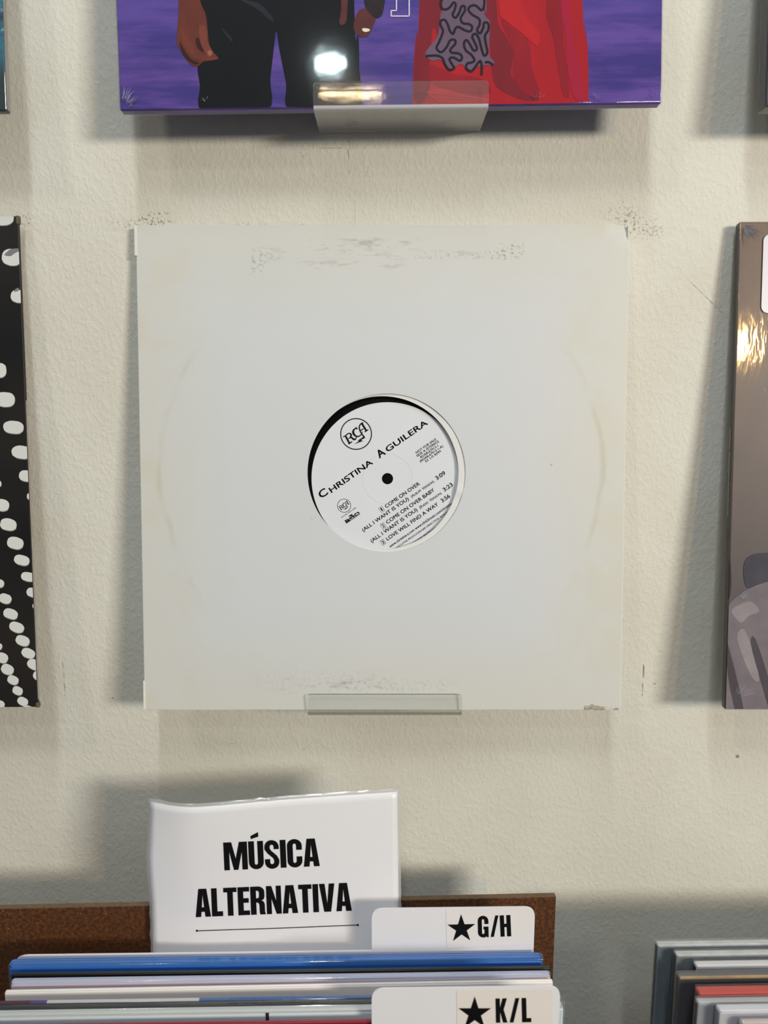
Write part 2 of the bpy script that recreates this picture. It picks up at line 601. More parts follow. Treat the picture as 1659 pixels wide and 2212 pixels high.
def wrinkles(parent, W, H, spots, mat):
    """little star creases of the wrap at its corners, raised threads"""
    bm = bmesh.new()
    for (x, z, a0, a1, r0, r1, n) in spots:
        for i in range(n):
            a = math.radians(a0 + (a1 - a0) * (i + random.random() * .8) / n)
            ra, rb = r0 + random.random() * .002, r1 * (.45 + .55 * random.random())
            p, q = Vector((x + ra * math.cos(a), -.0010, z + ra * math.sin(a))), Vector((x + rb * math.cos(a), -.0009, z + rb * math.sin(a)))
            if abs(q.x) > W / 2 or not 0 < q.z < H:
                continue
            nrm = Vector((-(q - p).z, 0, (q - p).x)).normalized() * (.00004 + .00006 * random.random())
            mid = (p + q) / 2
            v = [bm.verts.new(c) for c in (p, mid + nrm, q, mid - nrm, mid + Vector((0, -.00035, 0)))]
            for tri in ((0, 1, 4), (1, 2, 4), (2, 3, 4), (3, 0, 4)):
                bm.faces.new([v[k] for k in tri])
    o = from_bm('wrap_crease', bm, mat, parent)
    o['kind'] = 'stuff'
    return o


CREASE = plain('wrap_crease_gloss', (205, 208, 218), .15, .6, .03)


def album(name, label, x, y, z, tilt, roll, W, H, T, mats, group='records shown on the wall'):
    M = frame(x, y, z, tilt, roll)
    t = thing(name, label, 'record', M, group)
    c = box('cover', -W / 2, W / 2, 0, T, 0, H, mats, t, .0006, 2)
    return t, M


def decal(M, parent, name, mat, polys, off, bounds=None, n=4, smooth=True):
    for pts in polys:
        q = catmull(pts, True, n) if smooth else pts
        q = [loc(M, a, b, off) for a, b in q]
        if bounds:
            q = clip(q, *bounds)
        P = Print()
        P.poly(q)
        P.build(name, mat, parent, lambda a, b: (a, -off, b))


# ------------------------------------------------------------------ central white die-cut sleeve, inner sleeve and record
SW = .3122
MS = frame(-.0010, .4776, CAM.z - .2106, 6.05, 0)


def sleeve_paper():
    g = G('worn_white_card')
    v = g.coord()
    sep = g.n('SeparateXYZ', None, Vector=v)
    x, z = sep.outputs[0], sep.outputs[2]
    cloud = g.noise(v, 16.0, 5.0, .6)
    ax = g.math('ABSOLUTE', g.math('ADD', x, .004))
    az = g.math('ABSOLUTE', g.math('SUBTRACT', z, .156))
    edge = g.math('MAXIMUM', ax, az)
    e = g.math('ADD', edge, g.math('MULTIPLY', g.math('SUBTRACT', cloud, .5), .05))
    col = g.mix(g.ramp(e, .075, .158), lin(209, 213, 217), lin(209, 210, 204))
    # ring wear where the disc presses through
    dx, dz = g.math('ADD', x, .001), g.math('SUBTRACT', z, .154)
    r = g.math('SQRT', g.math('ADD', g.math('MULTIPLY', dx, dx), g.math('MULTIPLY', dz, dz)))
    rr = g.math('ADD', r, g.math('MULTIPLY', g.math('SUBTRACT', g.noise(v, 26.0, 4.0), .5), .010))
    ring = g.math('SUBTRACT', 1.0, g.ramp(g.math('ABSOLUTE', g.math('SUBTRACT', rr, .1425)), .0, .0032))
    side = g.ramp(g.math('ABSOLUTE', x), .108, .136)
    ring = g.math('MULTIPLY', g.math('MULTIPLY', ring, side), g.ramp(cloud, .36, .62))
    col = g.mix(g.math('MULTIPLY', ring, .55), col, lin(190, 186, 168))
    # soft yellowed patches outside the ring
    patch = g.math('MULTIPLY', g.math('MULTIPLY', g.ramp(r, .138, .150), side), g.ramp(g.noise(v, 30.0, 3.0), .42, .7))
    col = g.mix(g.math('MULTIPLY', patch, .35), col, lin(206, 200, 176))
    # grey shelf rub along the top and by the holder
    rub = g.noise(v, 150.0, 4.0, .7, (.35, 1, 1.6))
    def band(cx, cz, rx, rz, k, lo=.50, hi=.66, col_=lin(150, 150, 147), src=None):
        fx = g.math('SUBTRACT', 1.0, g.ramp(g.math('ABSOLUTE', g.math('SUBTRACT', x, cx)), rx * .55, rx))
        fz = g.math('SUBTRACT', 1.0, g.ramp(g.math('ABSOLUTE', g.math('SUBTRACT', z, cz)), rz * .2, rz))
        return g.math('MULTIPLY', g.math('MULTIPLY', fx, fz), g.math('MULTIPLY', g.ramp(src or rub, lo, hi), k)), col_
    A = lambda px, py: loc(MS, px, py)
    gran = g.noise(v, 420.0, 3.0, .7)
    for (px, py, rx, rz, k, s) in ((790, 525, .042, .005, .55, rub), (720, 545, .055, .006, .38, rub), (905, 548, .050, .006, .30, rub),
                                   (760, 572, .042, .0035, .42, rub), (1010, 551, .045, .004, .45, gran),
                                   (573, 552, .012, .008, .55, gran), (555, 575, .006, .009, .55, gran), (1105, 541, .010, .008, .75, gran), (1085, 550, .010, .005, .6, gran),
                                   (740, 1478, .052, .008, .42, rub), (850, 1482, .05, .006, .35, gran), (700, 1470, .06, .012, .2, gran),
                                   (1300, 1530, .014, .003, .5, gran), (680, 1120, .010, .003, .3, gran), (1190, 1004, .002, .002, .7, 1.0)):
        q = A(px, py)
        f, c_ = band(q[0], q[1], rx, rz, k, src=s if s != 1.0 else gran)
        col = g.mix(f, col, c_)
    # scattered dust specks
    vn = g.n('TexVoronoi', None, Vector=v, Scale=48.0).outputs['Distance']
    col = g.mix(g.math('MULTIPLY', g.math('SUBTRACT', 1.0, g.ramp(vn, .0, .022)), .6), col, lin(120, 112, 92))
    h = g.math('ADD', g.noise(v, 34.0, 2.0), g.math('MULTIPLY', g.noise(v, 900.0, 2.0), .08))
    return g.surf(g.principled(Base_Color=col, Roughness=.42, Specular_IOR_Level=.42, Normal=g.bump(h, .10, .002)))


CARD = sleeve_paper()
CARD_EDGE = plain('white_card_edge', (214, 214, 206), .7, 0, .06, 300)
hc = loc(MS, 835, 1022)
HR = 171 * 2.985e-4


def holed_panel(name, W, H, hx, hz, r, y0, y1, mats, parent, warp=None, N=160, K=14):
    """square card with a round hole: rings from circle to square, front and back"""
    vs, fs, fm = [], [], []
    out = []
    for i in range(N):
        a = 2 * math.pi * i / N
        ca, sa = math.cos(a), math.sin(a)
        # ray from hole centre to the square border
        tx = ((W / 2 - hx) / ca if ca > 1e-9 else (-W / 2 - hx) / ca if ca < -1e-9 else 1e9)
        tz = ((H - hz) / sa if sa > 1e-9 else (-hz) / sa if sa < -1e-9 else 1e9)
        t = min(tx, tz)
        out.append((hx + ca * t, hz + sa * t))
    # snap the nearest ray to every true corner
    for c in ((-W / 2, 0), (W / 2, 0), (-W / 2, H), (W / 2, H)):
        k = min(range(N), key=lambda i: (out[i][0] - c[0]) ** 2 + (out[i][1] - c[1]) ** 2)
        out[k] = c
    for side, y in ((0, y0), (1, y1)):
        for k in range(K + 1):
            f = (k / K) ** 1.2
            for i in range(N):
                a = 2 * math.pi * i / N
                p = (hx + r * math.cos(a), hz + r * math.sin(a))
                x, z = p[0] + (out[i][0] - p[0]) * f, p[1] + (out[i][1] - p[1]) * f
                dy = warp(x, z) if warp else 0.0
                vs.append((x, y + dy, z))
    S = (K + 1) * N
    for k in range(K):
        for i in range(N):
            j = (i + 1) % N
            a, b, c, d = k * N + i, k * N + j, (k + 1) * N + j, (k + 1) * N + i
            fs.append((a, d, c, b)); fm.append(0)
            fs.append((S + a, S + b, S + c, S + d)); fm.append(0)
    for i in range(N):
        j = (i + 1) % N
        fs.append((i, j, S + j, S + i)); fm.append(1)
        a, b = K * N + i, K * N + j
        fs.append((b, a, S + a, S + b)); fm.append(1)
    bm = bmesh.new()
    bv = [bm.verts.new(v) for v in vs]
    for f, m in zip(fs, fm):
        try:
            fc = bm.faces.new([bv[i] for i in f])
            fc.material_index = m
            fc.smooth = False
        except ValueError:
            pass
    o = from_bm(name, bm, mats, parent)
    for p in o.data.polygons:
        p.use_smooth = p.material_index == 0 or len(set(mats)) == 1
    o.data.set_sharp_from_angle(angle=math.radians(40))
    return o


sleeve = thing('record_sleeve', 'plain worn white card record sleeve with a round centre hole, middle of the wall', 'record sleeve', MS)


def warp(x, z):
    # top right corner bent back, edges a little wavy
    d = (x - .1500) + (z - .3075)
    dy = .0036 * max(0.0, d / .0062) if d > 0 else 0.0
    return dy * .6 + .0003 * math.sin(x * 40) * (abs(z - .156) / .156) ** 3


holed_panel('front_panel', SW, .3122, hc[0], hc[1], HR, 0.0, .0006, [CARD, CARD_EDGE], sleeve, warp, 360, 36)
holed_panel('back_panel', SW + .0012, .3132, hc[0], hc[1], HR, .0056, .0061, [CARD_EDGE, CARD_EDGE], sleeve)
box('spine_edge', -SW / 2 - .0004, -SW / 2 + .0006, .0004, .0058, .002, .290, CARD_EDGE, sleeve)
box('bottom_edge', -SW / 2, SW / 2, .0004, .0058, -.0004, .0006, CARD_EDGE, sleeve)
box('right_edge', SW / 2 - .0002, SW / 2 + .0007, .0006, .0058, .0, .312, CARD_EDGE, sleeve)
# split spine ends and the scuffed corner
SPLIT = plain('split_card', (226, 224, 212), .7, 0, .05)
box('spine_split', -SW / 2 - .0014, -SW / 2 + .0003, -.0003, .0030, .293, .3120, SPLIT, sleeve, .0003)
box('spine_split', -SW / 2 - .0010, -SW / 2 + .0003, -.0004, .0030, .000, .0190, SPLIT, sleeve, .0003)
TORN = plain('torn_card', (168, 164, 150), .85, 0, .25, 500, bump=.6, bscale=700)
for (x0, z0, s) in ((1268, 1529, .0022), (1279, 1527, .0026), (1291, 1529, .0024), (1300, 1530, .0020), (1331, 1532, .0016)):
    q = loc(MS, x0, z0)
    bm = bmesh.new()
    bmesh.ops.create_icosphere(bm, subdivisions=2, radius=s)
    for v in bm.verts:
        nv = noise.noise(v.co * 900 + Vector((x0, 0, 0)))
        v.co = Vector((q[0] + v.co.x * (1.0 + .5 * nv), -.0002 + v.co.y * .22, max(q[1] + v.co.z * (.7 + .4 * nv), -.0004)))
    from_bm('torn_flake', bm, TORN, sleeve)

INNER = plain('inner_sleeve_paper', (222, 223, 222), .6, 0, .04, 50)
inner = thing('inner_sleeve', 'white paper inner sleeve showing as a pale rim inside the round hole', 'inner sleeve', MS)
ic = loc(MS, 825.5, 1022, -.0011)
ir = 165.5 * 2.985e-4


def iwarp(x, z):
    # the cut edge stands proud on the right, with one nick
    a = math.atan2(z - ic[1], x - ic[0])
    r = math.hypot(x - ic[0], z - ic[1])
    k = max(0.0, 1 - (r - ir) / .02)
    nick = math.exp(-((a + .22) / .035) ** 2) - .7 * math.exp(-((a + .33) / .03) ** 2)
    return -.0004 * k * (.6 + .4 * math.cos(a)) + .00015 * math.sin(a * 9) * k - .0005 * nick * k


holed_panel('front_sheet', .2990, .300, ic[0], ic[1], ir, .0011, .00135, [INNER, INNER], inner, iwarp)
holed_panel('back_sheet', .303, .303, ic[0], ic[1], ir, .0051, .0053, [INNER, INNER], inner)
LD = .0035          # depth of the label face behind the sleeve's front
rc = loc(MS, 837, 1034, -LD)


def vinyl_mat():
    g = G('black_vinyl')
    v = g.coord()
    sep = g.n('SeparateXYZ', None, Vector=v)
    r = g.math('SQRT', g.math('ADD', g.math('POWER', sep.outputs[0], 2.0), g.math('POWER', sep.outputs[2], 2.0)))
    gr = g.math('SINE', g.math('MULTIPLY', r, 14000.0))
    return g.surf(g.principled(Base_Color=lin(6, 6, 7), Roughness=.3, Specular_IOR_Level=.15, Normal=g.bump(gr, .15, .0002)))


MR = MS @ Matrix.Translation((rc[0], 0, rc[1]))
rec = thing('vinyl_record', 'black vinyl record with a printed white label, seen through the round hole', 'record', MR)


def annulus(name, r0, r1, y0, y1, mat, parent, n=144, bev=0.0):
    prof = [(r0, y0), (r1 - bev, y0), (r1, (y0 + y1) / 2 if bev else y0), (r1 - bev, y1), (r0, y1)] if bev else [(r0, y0), (r1, y0), (r1, y1), (r0, y1)]
    k = len(prof)
    vs = [(r * math.cos(2 * math.pi * i / n), y, r * math.sin(2 * math.pi * i / n)) for i in range(n) for r, y in prof]
    fs = [(i * k + a, ((i + 1) % n) * k + a, ((i + 1) % n) * k + (a + 1) % k, i * k + (a + 1) % k) for i in range(n) for a in range(k)]
    o = mesh(name, vs, fs, mat, parent)
    bm = bmesh.new()
    bm.from_mesh(o.data)
    bmesh.ops.recalc_face_normals(bm, faces=bm.faces)
    bm.to_mesh(o.data)
    bm.free()
    return o


annulus('disc', .00365, .1505, LD + .00015, LD + .0014, vinyl_mat(), rec, bev=.0004)
LABEL = plain('record_label_paper', (219, 223, 229), .5, 0, .02, 40)
label = annulus('label', .00365, .0494, LD, LD + .00015, LABEL, rec)
label['label'] = 'round white printed label'
annulus('pressed_ring', .01605, .0164, LD - .00008, LD + .0001, plain('label_emboss', (212, 217, 220), .4, 0, .02), label)

LP = Print()
Z7 = lambda x, y: (640 + x / 4.366, 830 + y / 4.366)
LINES = [
    ('C', (238, 1078), (304, 1032), 68, .034), ('HRISTINA', (334, 1025), (725, 748), 52, .034),
    ('A', (787, 699), (845, 657), 72, .034), ('GUILERA', (864, 641), (1244, 376), 52, .034),
    ('NOT FOR SALE', (1135, 655), (1323, 524), 21, .028), ('SIDE A (STEREO)', (1142, 687), (1347, 544), 21, .028),
    ('RDAB-67913-1', (1178, 699), (1342, 585), 21, .028), ('(RDAB-67913-1-A)', (1172, 738), (1386, 590), 21, .028), ('33 1/3 RPM', (1222, 739), (1367, 638), 21, .028),
    ('COME ON OVER', (850, 1169), (1169, 946), 33, .028), ('(ALL I WANT IS YOU)', (634, 1391), (1064, 1090), 33, .028),
    ('(A', (1090, 1071), (1116, 1053), 25, .020), ('LBUM', (1118, 1051), (1180, 1008), 20, .020), ('V', (1196, 998), (1212, 987), 25, .020), ('ERSION)', (1214, 985), (1302, 923), 20, .020),
    ('3:09', (1328, 905), (1411, 847), 37, .028),
    ('COME ON OVER BABY', (860, 1319), (1307, 1006), 33, .028), ('(ALL I WANT IS YOU)', (714, 1494), (1145, 1192), 33, .028),
    ('(R', (1170, 1175), (1196, 1157), 25, .020), ('ADIO', (1198, 1155), (1250, 1119), 20, .020), ('V', (1266, 1108), (1282, 1097), 25, .020), ('ERSION)', (1284, 1095), (1372, 1033), 20, .020),
    ('3:23', (1399, 1014), (1480, 957), 37, .028),
    ('LOVE WILL FIND A WAY', (862, 1476), (1342, 1140), 33, .028), ('3:56', (1379, 1117), (1455, 1064), 37, .028),
    ('www.christina-a.com www.click2music.com/christina', (886, 1542), (1472, 1132), 24, .026),
    ('EXECUTIVE PRODUCER/A&R DIRECTION: RON FAIR', (942, 1556), (1462, 1192), 17, .018),
    ('© 2000 BMG ENTERTAINMENT', (1078, 1528), (1385, 1313), 17, .018),
    ('RCA RECORDS LABEL', (430, 1262), (568, 1166), 12, .0),
]
for body, a, b, cap, bold in LINES:
    fit_text(LP, body, Z7(*a), Z7(*b), cap / 4.366, bold)
# numbered boxes
for d, cx, cy in (('1', 805, 1180), ('2', 820, 1335), ('3', 818, 1490)):
    X, Y = Z7(cx, cy)
    ux, uy = math.cos(math.radians(-35)), math.sin(math.radians(-35))
    hw, hh = 4.1, 5.6
    c4 = [(X + ux * a * hw - uy * b * hh, Y + uy * a * hw + ux * b * hh) for a, b in ((-1, -1), (1, -1), (1, 1), (-1, 1))]
    for i in range(4):
        p, q = c4[i], c4[(i + 1) % 4]
        e = ((q[0] - p[0]), (q[1] - p[1]))
        l = math.hypot(*e)
        LP.stroke([(p[0] - e[0] / l * .3, p[1] - e[1] / l * .3), (q[0] + e[0] / l * .3, q[1] + e[1] / l * .3)], .6, False)
    wd = 2.4 if d == '1' else 4.2
    s = (X - ux * wd / 2 - uy * 3.5, Y - uy * wd / 2 + ux * 3.5)
    fit_text(LP, d, s, (s[0] + ux * wd, s[1] + uy * wd), 7.2, .03)
LMAP = lambda px, py: (lambda q: (q[0] - rc[0], LD - .0001, q[1] - rc[1]))(loc(MS, px, py, -(LD - .0001)))
LP.build('lettering', BLACK_INK, label, LMAP)

# round emblem with three joined letters and a lightning tail, big and small
STROKES = [
    [(232, 1122, 44), (330, 1062, 44), (430, 992, 46)],
    [(345, 1085, 82), (512, 1400, 82)],
    [(468, 1438, 52), (636, 1328, 52)],
    [(400, 1000, 50), (470, 962, 48), (545, 968, 66), (590, 1030, 84), (572, 1110, 66), (520, 1165, 44), (465, 1195, 40)],
    [(560, 1140, 60), (640, 1165, 76), (700, 1222, 84), (765, 1226, 70), (812, 1175, 46), (830, 1120, 36)],
    [(862, 752, 40), (790, 742, 50), (712, 800, 74), (682, 905, 96), (730, 1020, 92), (830, 1088, 66), (930, 1090, 56), (1020, 1035, 44), (1075, 950, 36), (1098, 868, 32)],
    [(1120, 478, 46), (1040, 520, 52), (975, 600, 56), (955, 700, 60), (985, 830, 58), (1050, 960, 56), (1130, 1060, 62), (1190, 1150, 66)],
    [(1075, 520, 88), (1282, 860, 88)],
    [(1202, 898, 46), (1362, 786, 46)],
    [(1005, 838, 44), (1140, 752, 44)],
]
POLYS = [[(800, 655), (898, 760), (850, 782), (765, 735)], [(1090, 475), (1118, 450), (1142, 490), (1115, 515)],
         [(1145, 1080), (1228, 1155), (1030, 1258), (1128, 1295), (725, 1448), (940, 1302), (886, 1282), (1110, 1130)]]


def emblem(name, cx, cy, k, ring):
    P = Print()
    tr = lambda p: (cx + (p[0] - 812) * k,) + (cy + (p[1] - 985) * k,) + ((p[2] * k,) if len(p) > 2 else ())
    for s in STROKES:
        P.stroke([tr(p) for p in s], 1, len(s) > 2)
    for s in POLYS:
        P.poly([tr(p) for p in s])
    P.ring(cx, cy, 712 * k, 712 * k - ring)
    P.build(name, BLACK_INK, label, LMAP)


emblem('emblem', 769.2, 937.4, 1 / 20.74, 2.2)
emblem('emblem', 743.3, 1092.2, .431 / 20.74, 1.0)
# slab-serif company mark: B, M under a triangle, G and a rule
P = Print()
bz = lambda x, y: (720 + x / 20.74, 1070 + y / 20.74)
bs = lambda pts, wd, sm=False: P.stroke([bz(*p[:2]) + ((p[2] / 20.74,) if len(p) > 2 else ()) for p in pts], wd / 20.74, sm)
P.poly([bz(660, 945), bz(860, 815), bz(828, 950)])
bs([(575, 1258), (1200, 820)], 30)
bs([(505, 1155), (640, 1065)], 34); bs([(548, 1135), (600, 1205)], 66); bs([(560, 1222), (700, 1128)], 34)
bs([(630, 1075, 30), (680, 1075, 46), (660, 1118, 34), (600, 1150, 26), (690, 1095, 30), (720, 1110, 50), (690, 1140, 30)], 30, True)
bs([(730, 1080), (800, 1030)], 26); bs([(715, 1025), (765, 1065)], 28); bs([(720, 1015), (850, 1000)], 60); bs([(830, 1010), (860, 900)], 26)
bs([(860, 905), (935, 965)], 84); bs([(885, 975), (960, 925)], 30)
bs([(1140, 745, 22), (1060, 770, 26), (985, 830, 50), (965, 880, 56), (1010, 900, 34), (1100, 850, 22)], 30, True)
bs([(1075, 800), (1150, 752)], 24); bs([(1130, 780), (1150, 815)], 60); bs([(1110, 735), (1130, 765)], 22)
P.build('company_mark', BLACK_INK, label, LMAP)

holder(.0005, CAM.z - .2136, .4745, 'clear acrylic holder under the plain white sleeve in the middle', .0143)

# ------------------------------------------------------------------ upper centre album: purple cover
def purple_print():
    g = G('purple_cover_print')
    v = g.coord()
    st = g.noise(v, 22.0, 5.0, .6, (.45, 1, 3.2))
    st2 = g.noise(v, 60.0, 4.0, .6, (.3, 1, 2.4))
    sep = g.n('SeparateXYZ', None, Vector=v)
    col = g.mix(g.ramp(st, .38, .62), lin(66, 56, 132), lin(104, 79, 160))
    col = g.mix(g.math('MULTIPLY', g.ramp(st2, .52, .7), .45), col, lin(52, 49, 116))
    up = g.ramp(sep.outputs[2], .02, .085)
    col = g.mix(g.math('MULTIPLY', up, .5), col, lin(72, 72, 160))
    return g.surf(g.principled(Base_Color=col, Roughness=.5, Specular_IOR_Level=.1))


TA, MT = album('record_album', 'glossy purple album cover with a red dress, highest in the middle', .0038, .4797, CAM.z + .1597, 5.4, .73, .3147, .3147, .0070, purple_print())
BT = (-.1572, .1572, .0004, .3142)
def tone(name, rgb, var=.1, vs=40, stretch=None):
    return plain('print_' + name, rgb, .5, 0, var, vs, stretch=stretch, spec=.1)
decal(MT, TA, 'printed_trousers', tone('trousers', (13, 14, 18), .25, 18), [[(424, -930), (430, 0), (445, 50), (450, 90), (455, 112), (428, 140), (432, 185), (440, 241), (576, 239), (584, 170), (592, 100), (597, 68), (604, 110), (618, 180), (629, 238), (773, 236), (776, 150), (774, 70), (765, 0), (760, -930)]], .00012, BT)
decal(MT, TA, 'printed_hand', tone('skin', (104, 52, 42), .25, 60), [[(386, -60), (386, 20), (382, 88), (392, 112), (410, 138), (427, 143), (440, 133), (470, 126), (462, 114), (452, 96), (448, 60), (444, 30), (432, 0), (428, -60)]], .00022, BT)
decal(MT, TA, 'printed_fingers', tone('skin_mid', (112, 56, 46), .2, 60), [[(390, 62), (402, 78), (418, 100), (436, 116), (454, 123), (470, 125), (470, 128), (440, 132), (418, 124), (397, 98)]], .00030, BT)
decal(MT, TA, 'printed_thumb', tone('skin_thumb', (122, 64, 54), .2, 60), [[(430, 56), (444, 58), (448, 88), (457, 108), (459, 119), (450, 123), (440, 108), (432, 88)]], .00034, BT)
decal(MT, TA, 'printed_shadow', tone('skin_shade', (58, 28, 28), .2, 60), [[(423, 84), (429, 82), (436, 100), (440, 112), (430, 106), (424, 96)], [(388, 88), (396, 104), (412, 126), (430, 136), (418, 138), (402, 126), (391, 108)]], .00036, BT)
decal(MT, TA, 'printed_nail', tone('skin_light', (156, 92, 84), .1, 60), [[(448, 111), (456, 109), (458, 118), (451, 120)]], .00040, BT)
decal(MT, TA, 'printed_crease', tone('trouser_sheen', (36, 40, 48), .2, 40), [[(478, 62), (486, 66), (502, 84), (498, 88)], [(520, 0), (560, 8), (590, 40), (584, 44), (556, 20)]], .00020, BT)
decal(MT, TA, 'printed_hand', tone('skin_dim', (92, 48, 46), .25, 60), [[(738, -40), (752, -40), (750, 22), (747, 48), (738, 54), (733, 48), (737, 20)], [(776, 22), (800, 20), (812, 36), (804, 60), (796, 76), (782, 80), (768, 72), (764, 52)]], .00022, BT)
decal(MT, TA, 'printed_bracelet', tone('bracelet', (44, 34, 40), .4, 200), [[(790, -40), (832, -40), (828, 22), (818, 38), (804, 34), (788, 10)]], .00030, BT)
decal(MT, TA, 'printed_cigarette', tone('cigarette', (232, 222, 205)), [[(784, 61), (796, 62), (799, 66), (790, 69), (783, 66)]], .00034, BT)
# dress with printed folds
decal(MT, TA, 'printed_dress', tone('dress', (168, 33, 43), .12, 26, (1.6, 1, .5)), [[(930, -930), (906, 0), (898, 80), (893, 150), (892, 200), (902, 231), (1000, 231), (1100, 228), (1200, 224), (1266, 219), (1271, 205), (1270, 110), (1264, 50), (1258, 0), (1220, -930)]], .00012, BT)
decal(MT, TA, 'printed_fold', tone('fold_dark', (124, 34, 46), .15, 26, (1.6, 1, .5)), [[(925, -900), (907, 0), (900, 70), (894, 150), (893, 206), (905, 228), (920, 212), (930, 180), (928, 140), (935, 60), (955, -10), (960, -900)], [(1050, -200), (1072, 0), (1076, 50), (1094, 80), (1110, 115), (1104, 160), (1130, 190), (1165, 214), (1130, 216), (1075, 190), (1062, 150), (1058, 90), (1045, 30)]], .00020, BT)
decal(MT, TA, 'printed_fold', tone('fold_mid', (142, 32, 43), .15, 26, (1.6, 1, .5)), [[(1082, 44), (1108, 62), (1140, 86), (1150, 150), (1166, 205), (1130, 200), (1108, 160), (1110, 110)], [(1200, -200), (1180, 10), (1195, 80), (1206, 150), (1215, 200), (1230, 205), (1222, 120), (1216, 50), (1222, -200)], [(930, 140), (980, 160), (1040, 170), (1060, 200), (1000, 200), (935, 180)]], .00024, BT)
decal(MT, TA, 'printed_fold', tone('fold_pink', (165, 31, 62), .12, 26, (1.6, 1, .5)), [[(1222, -200), (1212, 0), (1222, 80), (1226, 150), (1240, 210), (1262, 212), (1254, 150), (1236, 80), (1230, 0), (1236, -200)]], .00028, BT)
decal(MT, TA, 'printed_fold', tone('fold_bright', (186, 38, 44), .1, 26), [[(1080, -100), (1078, 20), (1094, 46), (1130, 74), (1160, 100), (1164, 70), (1130, 20), (1120, -100)], [(925, 196), (960, 192), (1010, 206), (1050, 212), (1048, 222), (960, 222), (930, 210)]], .00030, BT)
Z6 = lambda x, y: (900 + x / 4.1475, y / 4.1475)
decal(MT, TA, 'printed_scarf', tone('scarf', (108, 89, 112), .12, 40), [[Z6(*p) for p in ((300, -1500), (235, 0), (215, 100), (208, 200), (185, 330), (110, 425), (78, 492), (140, 545), (215, 535), (275, 600), (318, 628), (352, 590), (410, 575), (440, 622), (490, 640), (535, 600), (610, 585), (690, 582), (690, 545), (655, 505), (648, 400), (655, 300), (655, 190), (612, 140), (608, 60), (625, 0), (560, -1500))]], .00034, BT)
P = Print()
for s in ([(250, -60), (215, 20), (226, 72), (262, 85), (300, 62), (330, 22), (350, 40), (340, 90), (322, 130), (348, 160), (382, 112), (402, 58), (430, 58), (430, 100), (395, 160), (412, 206), (470, 216), (498, 242), (480, 280), (430, 270), (372, 240), (345, 260), (328, 302), (300, 280), (280, 222), (252, 178), (215, 188), (216, 230), (236, 280), (204, 370), (178, 430), (220, 468), (270, 420), (300, 362), (342, 358), (345, 395), (304, 440), (312, 470), (380, 480), (406, 510), (388, 545), (330, 515), (294, 530), (320, 580), (336, 610), (290, 624), (252, 572), (230, 520), (180, 498), (82, 502)],
          [(540, -80), (600, -30), (604, 50), (582, 92), (530, 50), (482, 55), (464, 90), (500, 132), (560, 170), (564, 220), (542, 270), (570, 297), (596, 250), (606, 202), (642, 212), (642, 270), (612, 320), (622, 400), (634, 470), (604, 498), (580, 430), (556, 340), (526, 302), (498, 330), (530, 400), (540, 440), (510, 452), (480, 400), (448, 358), (424, 390), (440, 450), (490, 490), (518, 540), (490, 560), (452, 570), (444, 612), (490, 637), (532, 590), (570, 545), (584, 600), (580, 672)],
          [(612, 562), (640, 556), (688, 580)]):
    P.stroke([Z6(*p) for p in s], 5.2)
P.build('printed_squiggle', tone('squiggle', (34, 30, 40)), TA, onto(MT, .00042))
P = Print()
Z2 = lambda x, y: (800 + x / 1.931, y / 1.931)
pts = [(109, -90), (109, 44), (87, 44), (87, 67), (162, 67), (162, -90)]
for a, b in zip(pts, pts[1:]):
    d = Vector((b[0] - a[0], b[1] - a[1])).normalized() * 2.2
    P.stroke([Z2(a[0] - d.x, a[1] - d.y), Z2(b[0] + d.x, b[1] + d.y)], 2.4, False)
P.build('printed_letter', tone('white_line', (226, 222, 240), .02), TA, onto(MT, .00046))
wrap_shell(TA, .3147, .3147, .0070)
wrinkles(TA, .3147, .3147, [(-.156, .001, 5, 88, .003, .014, 18), (-.108, .002, 60, 130, .001, .006, 6), (.085, .002, 30, 150, .001, .006, 12), (.118, .001, 20, 120, .001, .006, 9), (.155, .001, 100, 175, .002, .009, 6), (.06, .002, 168, 178, .001, .05, 3)], CREASE)
holder(.0098, CAM.z + .1565, .4745, 'clear acrylic holder under the purple album at the top', .0148, .6, film('lit_haze_acrylic', (.985, .985, .97), .06, .05, 40.0, 1.49, haze=.035), 1)  # lip haze is added to make the clear acrylic look lit

# ------------------------------------------------------------------ left album: black with white dots
def dark_print():
    g = G('black_cover_print')
    v = g.coord()
    col = g.mix(g.ramp(g.noise(v, 7.0, 3.0), .35, .65), lin(14, 13, 14), lin(36, 31, 27))
    return g.surf(g.principled(Base_Color=col, Roughness=.4))


